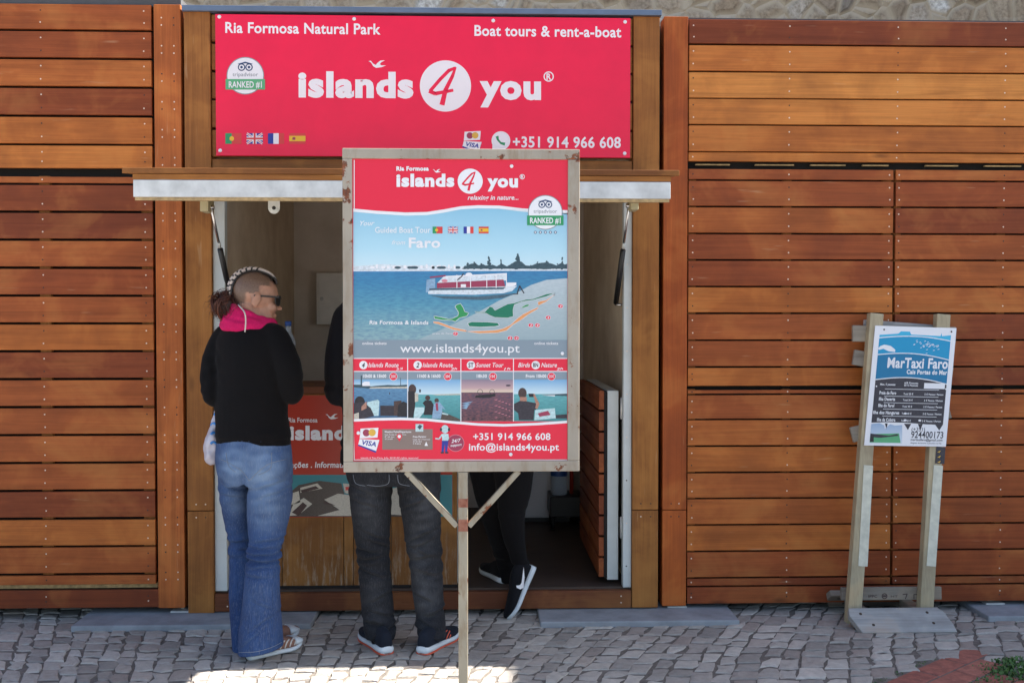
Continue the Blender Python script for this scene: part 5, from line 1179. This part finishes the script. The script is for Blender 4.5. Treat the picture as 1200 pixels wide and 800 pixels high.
# sweater with a ribbed hem
b = Body(); b.loft([trow(*t) for t in torso], 30)
b.limb([(*wp(270, 394, .04), .055), (*larm[0], .056), (*larm[1], .051), (*larm[2], .047)]); b.limb([(*larm[2], .047), (*(larm[2]+(lh-larm[2])*.5), .043), (*(larm[2]+(lh-larm[2])*.86), .034)])
b.limb([(*wp(316, 395, -.04), .058), (*rarm[0], .058), (*rarm[1], .055), (*rarm[2], .050)]); b.limb([(*rarm[2], .050), (*(rarm[2]+(rh-rarm[2])*.5), .046), (*(rarm[2]+(rh-rarm[2])*.86), .036)])
hz0, hz1 = wp(297, 512).z, wp(297, 528).z
def knit_d(c, n):
    e = sum(math.exp(-((c-np.array(q)) @ (c-np.array(q)))/.0055) for q in (wp(336, 425, -.06), wp(258, 425, .0), wp(343, 455, -.05), wp(250, 456, 0)))
    z = c[2]; w = math.exp(-((z-wp(297, 500).z)/.05)**2)*.8+.5*math.exp(-((z-wp(340, 455).z)/.06)**2)
    d = .006*w*nz(c[0]*6+z*4, c[1]*6, z*26)+.004*nz(c[0]*9, c[1]*9, z*9)+.007*e*nz(c[0]*20+z*22, c[1]*20, z*26-c[0]*18)
    if z < hz0: d -= .004
    if abs(z-hz0) < .004: d -= .002
    return d
fuse(b, 'sweater', WO, [M['knit']], .006, 5, disp=knit_d)
# jeans
b = Body(); b.loft([trow(*t) for t in hips], 30)
for px, py, r in ((277, 543, .072), (316, 546, .078)): b.ell(wp(px, py, -.045-(.03 if px > 300 else -.02)), (r*.98, r*.95, r*1.15), M['skin'])
hemtilt = lambda cz, x, y: 0
for lg in (lleg, rleg): b.loft([(*wp(cx, py, dy), pm_(hw, dy), dp, (.15 if lg is rleg else .1)) for cx, py, hw, dp, dy in lg], 24, tilt=(lambda cz, x, y: (.16*x if cz < .16 else .16*x*max(0, (.35-cz)/.19) if cz < .35 else 0)))
kz = wp(309, 643, -.07).z
folds = wrinkles([(kz, .05, 1.5), (kz-.06, .03, .8), (wp(300, 570).z, .035, .8), (wp(300, 590).z, .05, .4), (.1, .08, .25)], .0075, .0028)
cz_ = wp(292, 566).z
wc_ = [(wp(0, y).z, sl, wp(x, y, -.07).x, rx, a, .0065) for y, sl, x, rx, a in ((629, .1, 318, .06, .0045), (637, -.05, 306, .06, .005), (644, .06, 314, .07, .007), (652, -.03, 308, .07, .0075), (659, .05, 312, .06, .006), (669, -.06, 306, .05, .004),
    (575, .35, 325, .05, .004), (566, .28, 318, .05, .005), (572, -.3, 272, .04, .005), (583, -.2, 272, .04, .003), (640, .05, 280, .04, .005), (650, -.05, 280, .04, .005), (720, .6, 312, .05, .003), (738, .9, 300, .06, .003), (700, -.5, 312, .05, .0025))]
def jd(c, n):
    d = .55*folds(c, n)+crease(c, wc_)
    # the cleft between the legs
    xx = wp(291.5, 560).x; w = math.exp(-((c[0]-xx)/.014)**2)*math.exp(-((c[2]-cz_-.03)/.055)**2)
    return d-.014*w
def jfade(c):
    f = 0
    for px, py, s, a in ((276, 542, .055, .75), (318, 548, .07, .7), (318, 590, .07, .45), (276, 590, .05, .35), (308, 690, .06, .12), (300, 528, .12, .35)):
        q = wp(px, py); f += a*math.exp(-((c[0]-q.x)/s)**2-((c[2]-q.z)/(s*1.3))**2)
    return max(0, min(.85, f*(.75+.5*nz(c[0]*16, c[1]*16, c[2]*40))))
JE = fuse(b, 'jeans', WO, [M['denim']], .005, 5, disp=jd, fade=jfade)
bv = bvh_of(JE)
m = MB()
for pts in ([(292, 563), (284, 552), (270, 543), (259, 538)], [(292, 563), (302, 553), (316, 543), (335, 538)]): line_on(m, bv, pts, .0011, M['denim_stitch'])
for pts in ([(318, 530), (318, 545), (314, 551), (303, 556)], [(265, 530), (268, 545), (276, 553)], [(280, 764), (300, 763), (318, 758), (330, 752)]): line_on(m, bv, pts, .0010, M['denim_stitch'])
m.build('stitching', JE)
# scarf
b = Body(); rs2 = random.Random(4)
for k, (py, r, t) in enumerate(((371, .066, .018), (376, .076, .023), (382, .086, .025), (386, .092, .020))):
    c = wp(293+k*.3, py, .01); pts = []
    for j in range(24):
        a = 2*math.pi*j/24; pts.append((c.x+math.cos(a)*r*1.15, c.y+math.sin(a)*r*.92, c.z+.010*math.sin(a*2+k)+rs2.gauss(0, .002)-.022*math.cos(a-.4)))
    b.tube(pts+[pts[0]], t*(1+.1*rs2.random()), M['scarf'], 12)
b.ell(wp(268, 372, -.02), (.03, .035, .022), M['scarf'])
fuse(b, 'scarf', WO, [M['scarf']], .005, 3, disp=lambda c, n: .006*nz(c[0]*16+c[2]*20, c[1]*16, c[2]*38)+.002*nz(c[0]*50, c[1]*50, c[2]*70))
# sunglasses
m = MB(); L_ = lambda x, y, z: HC+HR @ (Vector((x, y, z))*hs)
for sg in (1, -1):
    m.bar(L_(-.02, sg*.080, .010), L_(.088, sg*.066, .018), .0035, .007, M['black'])
    vs = [L_(.106-.030*(abs(yy)/.07)**2.2, sg*yy, zz) for yy, zz in ((.008, .022), (.03, .026), (.058, .024), (.072, .014), (.066, -.012), (.040, -.022), (.014, -.014))]
    vb = [v-HR @ Vector((.004, 0, 0)) for v in vs]; n = len(vs); m.add(vs+vb, [tuple(range(n)), tuple(range(2*n-1, n-1, -1))]+[(i, i+n, (i+1) % n+n, (i+1) % n) for i in range(n)], M['black'])
    m.bar(L_(.088, sg*.066, .018), L_(.094, sg*.060, .016), .005, .010, M['black'])
m.bar(L_(.106, -.010, .016), L_(.106, .010, .016), .004, .005, M['black']); m.build('sunglasses', WO)
# braid over the crown, bun at the nape, loose white cord
m = MB(); path = cat([(-.110, .0, .002), (-.112, 0, .045), (-.092, 0, .088), (-.055, 0, .117), (-.010, 0, .126), (.035, 0, .116), (.062, 0, .098)], 6)
for i, p in enumerate(path):
    w = 1-.35*abs(i/len(path)-.35)
    for j in (-1, 1):
        c = L_(p[0], p[1]+j*.010*w, p[2]+.004); r = HR @ Matrix.Rotation(j*.7, 3, 'X') @ Matrix.Rotation(-.8+1.6*i/len(path)+.5*j, 3, 'Y')
        if i < len(path)-6 or True: m.ell(c, (.017*w, .0095*w, .008*w), M['braid_light'] if (i+(j > 0)) % 3 or i > 26 else M['hair_dark'], r, 10, 8)
m.build('braid', WO)
m = MB()
path = cat([(.062, 0, .098), (.075, 0, .085), (.08, 0, .07)], 3)
for j in range(-5, 6): m.tube([L_(p[0]-.003, j*.008+.3*j*.01*(.08-p[2]), p[2]+.004) for p in path], .005, M['hair_dark'], 6)
for j in range(-9, 10):      # dark hair from the hairline to the bun between the shaved sides
    pts = cat([(.070, j*.0026, .094), (.03, j*.0032, .113), (-.03, j*.0034, .119), (-.085, j*.0032, .09), (-.108, j*.003, .045), (-.110, j*.003, 0)], 4); m.tube([L_(*p) for p in pts], .0042, M['hair_dark'], 6)
m.build('hair', WO)
m = MB(); bc = wp(264, 358, -.02); rh_ = random.Random(12)
m.ell(bc, (.040, .036, .044), M['hair'], rnd=(.05, .5, .5))
for k in range(34):        # twisted locks wound round the knot
    ax_ = Vector((rh_.gauss(0, 1), rh_.gauss(0, .6), rh_.gauss(0, 1))).normalized(); u_ = ax_.orthogonal().normalized(); v_ = ax_.cross(u_)
    o_ = bc+ax_*rh_.uniform(-.018, .018); r0 = rh_.uniform(.034, .052); a0 = rh_.uniform(0, 6.3); da = rh_.uniform(1.6, 3.2); base_t = rh_.random()*.55
    for j in range(13):
        e = Vector((rh_.gauss(0, .0042), rh_.gauss(0, .0042), rh_.gauss(0, .0042))); pts = []
        for t in range(9):
            f = t/8; a = a0+da*f; rr = r0*(1+.10*math.sin(f*5+k))+(.012*(f-.8)/.2*rh_.random() if f > .8 else 0); q = o_+(u_*math.cos(a)+v_*math.sin(a))*rr+e*(1+.9*f); q.z = bc.z+(q.z-bc.z)*1.12; pts.append(q)
        m.tube(pts, [.0012]*7+[.0009, .0004], M['hair'], 4, rnd=(min(1, base_t+rh_.random()*.35), .5, .5))
for k in range(60):
    p0 = bc+Vector((rh_.uniform(-.04, .04), rh_.uniform(-.03, .02), rh_.uniform(-.03, .03))); e = p0+Vector((rh_.uniform(-.05, .03), rh_.uniform(-.03, .02), rh_.uniform(-.05, .02))); m.tube([p0, (p0+e)/2+Vector((rh_.uniform(-.02, .01), -.01, .012)), e], [.0009, .0008, .0004], M['hair'], 4)
for k in range(50):
    a = rh_.uniform(-1, 1); s0 = L_(-.10-.008*(1-a*a), a*.035, rh_.uniform(-.05, .02)); m.tube([s0, (s0+bc)/2+Vector((0, -.012, .008*rh_.random())), bc+Vector((.015, rh_.uniform(-.02, .02), rh_.uniform(-.03, .03)))], .0028, M['hair'], 5)
for k in range(70):        # short loose strands at the nape and temple
    s0 = L_(rh_.uniform(-.10, -.05), rh_.uniform(-.06, .06), rh_.uniform(-.07, -.02)); m.tube([s0, s0+Vector((rh_.uniform(-.02, .01), -.008, -.012)), s0+Vector((rh_.uniform(-.035, .01), -.01, -.03))], [.0008, .0007, .0003], M['hair'], 4)
m.build('hair_bun', WO)
m = MB(); m.tube(cat([tuple(wp(279, 357, -.05)), tuple(wp(286, 365, -.125)), tuple(wp(288, 375, -.135)), tuple(wp(287, 389, -.135))], 5), .0028, M['lace'], 8); m.build('scarf_cord', WO)
# canvas shoes
hq = G(291, 773); tq = G(353, 757); L1 = (tq-hq).length
s1 = shoe(WO, (hq.x, hq.y, 0), (tq-hq), (0, 0, 1), min(L1, .26), M['shoe_canvas'], M['rubber_white'], w=.043, thick=.022, tip_m=M['rubber_white'])
bs = bvh_of(s1); m = MB()
for k in range(6): line_on(m, bs, [(316+k*5.6, 767-k*1.6), (319+k*5.6, 758-k*1.8), (323+k*5.2, 753-k*1.4)], .003, M['lace'], .001)
m.build('lace', s1)
shoe(WO, (P(284, 700, -.40).x, -.42, 0), (.85, .5, 0), (0, 0, 1), .25, M['shoe_canvas'], M['rubber_white'], w=.043, thick=.022, tip_m=M['rubber_white'])
# thin carrier bag hung on her left forearm
BG = thing('plastic_bag', tuple(wp(252, 545, .06)), 'thin pale plastic bag with blue print hanging at the hip of the person in jeans', 'bag')
b = Body(); b.loft([(*wp(258, 474, .08), .012, .02, .3), (*wp(257, 492, .07), .026, .045, .3), (*wp(255.5, 515, .06), .036, .075, .3), (*wp(255, 533, .06), .039, .085, .3), (*wp(257, 543, .06), .026, .06, .3)])
bg = fuse(b, 'bag_body', BG, [M['bag']], .006, 2, disp=lambda c, n: .010*nz(c[0]*22, c[1]*22, c[2]*15)+.006*nz(c[0]*45, c[1]*40, c[2]*30))
bvb = bvh_of(bg); m = MB()
for y in (487, 498, 509, 520): line_on(m, bvb, [(247, y), (250, y-2.5), (255, y+.5)], .006, M['bagblue'], -.002)
m.build('bag_print', bg)
m = MB(); q = wp(258, 477, .08); e = larm[2]+(lh-larm[2])*.35
for sx in (-.008, .008): m.tube([q+Vector((0, sx, 0)), e+Vector((-.045, sx, -.02)), e+Vector((0, sx, .05)), e+Vector((.045, sx, -.02)), q+Vector((.02, sx, 0))], .004, M['bag'], 6)
m.build('handle', BG)

# --- the man: dark jacket and jeans, running shoes; his upper half stands behind the board
MY = -.40
MA = thing('person', (P(462, 700, MY).x, -.52, 0), 'person in dark jacket and charcoal jeans with orange soled running shoes', 'person', 'people at the kiosk counter')
mp_ = lambda px, py, dy=0.0: P(px, py, MY+dy)
mtorso = [(461, 338, 30, .075), (461, 345, 48, .095), (461, 358, 62, .115), (461, 385, 64, .130), (460, 420, 61, .130), (460, 460, 58, .125), (460, 500, 59, .130), (461, 530, 62, .135), (461, 544, 62, .135)]
mhips = [(461, 505, 52, .122), (461, 530, 55, .130), (461, 550, 56, .130), (461, 566, 52, .115)]
ml = [(435, 548, 27, .12, 0), (435, 575, 25.5, .105, 0), (435, 600, 23.5, .09, .0), (436, 630, 21, .075, 0), (438, 655, 19.5, .07, .0), (440.5, 690, 19, .07, -.01), (443, 720, 19, .068, -.02), (445, 738, 19, .070, -.05), (446, 748, 18.5, .070, -.07)]
mr = [(489, 548, 27, .12, 0), (491, 575, 25, .105, 0), (493, 600, 23.5, .09, 0), (496, 630, 21.5, .075, 0), (498.5, 655, 20, .07, .0), (501, 690, 18.5, .07, -.01), (503.5, 715, 17, .065, -.02), (505, 733, 17.5, .068, -.05), (505.5, 745, 17, .068, -.07)]
def row(f, px, py, hw, dp, dy=0, grow=0, Y=MY): p = f(px, py, dy); return (p.x, p.y, p.z, hw*(Y+dy+4.8)/FPX+grow, dp+grow, 0)
b = Body(); b.loft([row(mp_, *t, grow=-.02) for t in mtorso]); b.loft([row(mp_, *t, grow=-.024) for t in mhips])
for lg in (ml, mr): b.loft([row(mp_, *t, grow=-.024) for t in lg]+[(*mp_(lg[-1][0], 754, -.075), .036, .045, 0)])
mh = mp_(462, 286, .03); mR = Matrix(((0, 1, -.1), (-1, 0, 0), (0, .1, 1))).transposed(); mR = Matrix((Vector((0, 1, -.15)).normalized(), Vector((-1, 0, 0)), Vector((0, .15, 1)).normalized())).transposed()
head_into(b, mh, mR, 1.0); b.limb([(*(mh+Vector((0, -.02, -.04))), .06), (*mp_(461, 345), .065)])
mla = [mp_(407, 372, .0), mp_(396, 420, -.01), mp_(395, 462, .0)]; mlh = mp_(415, 462, .34); mra = [mp_(515, 372, .0), mp_(524, 420, -.01), mp_(520, 462, .0)]; mrh = mp_(500, 456, .36)
for arm, hd, sd in ((mla, mlh, -1), (mra, mrh, 1)):
    b.limb([(*arm[0], .05), (*arm[1], .042), (*arm[2], .038)]); d = hd-arm[2]; b.limb([(*arm[2], .038), (*(arm[2]+d*.4), .036), (*hd, .027)]); hand_into(b, hd, d, (0, .1, -1), 1.0, sd, .4)
fuse(b, 'body', MA, [M['skin'], M['shoe_black']], .006, 2, pick=lambda c: 1 if c.z < .16 else 0); eyes(MA, mh, mR, 1.0)
b = Body(); b.ell(mh+mR @ Vector((-.022, 0, .045)), (.100, .084, .090), M['hair_dark'], mR); b.ell(mh+mR @ Vector((-.05, 0, .0)), (.068, .076, .08), M['hair_dark'], mR)
fuse(b, 'hair', MA, [M['hair_dark']], .006, 1, disp=lambda c, n: .004*nz(c[0]*90, c[1]*90, c[2]*60))
b = Body(); b.loft([row(mp_, *t) for t in mtorso], 28)
for arm, hd in ((mla, mlh), (mra, mrh)):
    b.limb([(*arm[0], .062), (*arm[1], .056), (*arm[2], .053)]); d = hd-arm[2]; b.limb([(*arm[2], .053), (*(arm[2]+d*.5), .048), (*(arm[2]+d*.88), .038)])
fuse(b, 'jacket', MA, [M['jacket']], .008, 4, disp=wrinkles([(mla[2].z, .07, 1), (mp_(460, 520).z, .06, .7)], .008, .004))
b = Body(); b.loft([row(mp_, *t) for t in mhips], 28)
for lg in (ml, mr): b.loft([row(mp_, *t) for t in lg], 22)
k1 = mp_(437, 645).z
def mfade(c):
    f = 0
    for px, py, s, a in ((432, 590, .06, .4), (498, 590, .06, .5), (500, 690, .06, .55), (440, 700, .05, .3), (492, 640, .05, .3)):
        q = mp_(px, py); f += a*math.exp(-((c[0]-q.x)/s)**2-((c[2]-q.z)/(s*1.8))**2)
    return max(0, min(.8, f*(.7+.7*nz(c[0]*18, c[1]*18, c[2]*45))))
rq = random.Random(31); mc_ = []
for lx in ((434, 437, 442), (490, 497, 503)):
    for py in (574, 590, 627, 638, 646, 655, 672, 700, 718, 729, 739):
        x = lx[0] if py < 600 else lx[1] if py < 680 else lx[2]; q = mp_(x+rq.uniform(-8, 8), py, -.06); mc_.append((q.z, rq.uniform(-.55, .55), q.x, rq.uniform(.03, .06), rq.uniform(.003, .0065)*(1.3 if py > 705 else 1), rq.uniform(.006, .009)))
mwr = wrinkles([(k1, .06, 1.1), (k1-.09, .05, .7), (mp_(450, 735).z, .06, 1.0), (mp_(450, 575).z, .05, .8)], .005, .003)
MJ = fuse(b, 'jeans', MA, [M['dark_denim']], .005, 4, disp=lambda c, n: mwr(c, n)+crease(c, mc_), fade=mfade)
bvm = bvh_of(MJ); m = MB()
for pts in ([(414, 556), (417, 566), (428, 569)], [(456, 556), (455, 566), (444, 569), (430, 568)], [(466, 556), (468, 566), (480, 569)]): line_on(m, bvm, pts, .001, M['denim_stitch'])
m.build('stitching', MJ)
def runner(heel, toe, L, marks):
    h, t = G(*heel), G(*toe); s = shoe(MA, (h.x, h.y, 0), (t-h), (0, 0, 1), L, M['shoe_navy'], M['rubber_white'], M['rubber_orange'], w=.049, thick=.03)
    bs = bvh_of(s); mm = MB()
    for pts in marks: line_on(mm, bs, pts, .0028, M['rubber_orange'], .0005)
    mm.build('stripe', s)
runner((454, 767), (418, 737), .29, ([(430, 744), (433, 738), (434, 733)], [(433, 747), (436, 741), (437, 735)]))
runner((494, 767), (538, 741), .29, ([(518, 748), (521, 741), (524, 738)], [(522, 750), (525, 743), (527, 739)], [(526, 748), (528, 743)]))

# --- third person, leaning in over the counter on tiptoe
TO = thing('person', (P(600, 700, -.03).x, .02, 0), 'person in black leggings and white soled trainers leaning in at the kiosk doorway', 'person', 'people at the kiosk counter')
tp = lambda px, py, Y: P(px, py, Y)
sl = [(570, 505, 30, .10, .05), (573, 545, 25, .09, .05), (576, 580, 20, .075, .05), (581, 610, 16.5, .06, .06), (589, 640, 13.5, .052, .08), (594, 665, 11, .042, .11), (595, 682, 9.5, .04, .12)]
fl = [(600, 505, 30, .10, -.02), (602, 545, 25, .09, -.03), (602, 580, 20, .075, -.04), (600, 605, 16, .06, -.04), (603, 635, 12.5, .05, -.03), (610, 658, 10, .042, -.02), (613, 668, 9, .04, -.02)]
t_r = lambda t, g=0: (*tp(t[0], t[1], t[4]), t[2]*(t[4]+4.8)/FPX+g, t[3]+g, 0)
th_ = tp(455, 345, .34); tR = Matrix((Vector((-.75, .6, -.3)).normalized(), Vector((-.62, -.78, 0)).normalized(), Vector((-.75, .6, -.3)).normalized().cross(Vector((-.62, -.78, 0)).normalized()))).transposed()
spine = [(*tp(585, 500, .02), .125), (*tp(565, 470, .06), .118), (*tp(535, 435, .13), .125), (*tp(508, 408, .20), .130), (*tp(490, 392, .25), .10)]
b = Body()
for lg in (sl, fl): b.loft([t_r(t, -.008) for t in lg], 18)
b.limb([(*s[:3], s[3]-.015) for s in spine]); head_into(b, th_, tR, .95); b.limb([(*spine[-1][:3], .06), (*(th_+tR @ Vector((-.03, 0, -.04))), .055)])
ta = [[tp(500, 402, .12), tp(494, 440, .13), tp(470, 445, .30)], [tp(520, 395, .32), tp(500, 430, .36), tp(470, 448, .45)]]
for k, a in enumerate(ta):
    b.limb([(*a[0], .045), (*a[1], .036), (*a[2], .025)]); hand_into(b, a[2], a[2]-a[1], (0, 0, -1), .95, 1 if k else -1, .35)
fuse(b, 'body', TO, [M['skin']], .006, 2); eyes(TO, th_, tR, .95)
b = Body(); b.ell(th_+tR @ Vector((-.022, 0, .045)), (.098, .082, .088), M['hair'], tR); b.ell(th_+tR @ Vector((-.06, 0, -.03)), (.05, .07, .10), M['hair'], tR); fuse(b, 'hair', TO, [M['hair']], .006, 1, disp=lambda c, n: .004*nz(c[0]*90, c[1]*90, c[2]*60))
b = Body(); b.limb(spine)
for a in ta: b.limb([(*a[0], .058), (*a[1], .048), (*(a[1]+(a[2]-a[1])*.85), .036)])
fuse(b, 'sweater', TO, [M['jacket']], .008, 4, disp=wrinkles([(1.0, .2, .7)], .008, .003))
b = Body()
for lg in (sl, fl): b.loft([t_r(t) for t in lg], 20)
b.ell(tp(585, 505, .02), (.155, .13, .12), M['skin'])
fuse(b, 'leggings', TO, [M['leggings']], .0065, 3, disp=wrinkles([(tp(600, 660, 0).z, .06, .8), (tp(600, 600, 0).z, .05, .5)], .006, .002))
h = tp(628, 664, -.02); t = tp(603, 719, -.06)
s = shoe(TO, h, (t-h), (-.9, -.25, .3), .265, M['shoe_black'], M['rubber_white'], w=.045, thick=.028)
bs = bvh_of(s); m = MB()
decal(m, bs, [(613.5, 664), (614.5, 676), (613, 688), (609.5, 690), (605.5, 688.2), (604.8, 685.6), (607.2, 685.4), (609.5, 684.8), (611, 682)], M['white_print'], .003); m.build('side_mark', s)
h = tp(591, 700, .10); shoe(TO, (h.x, .10, zf), (-.35, .9, 0), (0, 0, 1), .265, M['shoe_black'], M['rubber_white'], w=.045, thick=.028)

# ------------------------------------------------------------------ weeds at the brick corner
gr = MB(); rg = random.Random(21)
def tuft(cx, cy, n, r, hmax):
    for k in range(n):
        a = rg.uniform(0, 6.28); q = r*math.sqrt(rg.random()); x, y = cx+q*math.cos(a)*1.5, cy+q*math.sin(a); h = hmax*rg.uniform(.35, 1)*(1-.5*q/r); b_ = rg.uniform(0, 6.28); ln = rg.uniform(.2, .9)*h; w = rg.uniform(.002, .005)
        d = Vector((math.cos(b_), math.sin(b_), 0)); s_ = Vector((-d.y, d.x, 0))*w; p = Vector((x, y, -.012))
        m1 = p+d*ln*.4+Vector((0, 0, h*.7)); e = p+d*ln+Vector((0, 0, h))
        gr.add([p-s_, p+s_, m1+s_*1.2, m1-s_*1.2, e], [(0, 1, 2, 3), (3, 2, 4)], M['leaf'])
for (px, py, n, r, h) in ((1186, 784, 420, .10, .035), (1198, 777, 300, .08, .04), (1165, 797, 260, .08, .022), (1205, 790, 350, .10, .035), (1142, 801, 110, .05, .018)): q = G(px, py); tuft(q.x, q.y, n, r, h)
a = G(1022, 799); b_ = G(1095, 770)
for k in range(60): p = a.lerp(b_, rg.random()); tuft(p.x+rg.gauss(0, .006), p.y+rg.gauss(0, .006), 5, .015, .018)
for k in range(70): q = G(rg.uniform(640, 1200), rg.uniform(728, 735)); tuft(q.x, q.y+rg.uniform(-.02, .12), 4, .02, .016)
tag(struct(gr.build('grass'), 'stuff'), 'low green weeds growing between the clay bricks and setts', 'weeds')
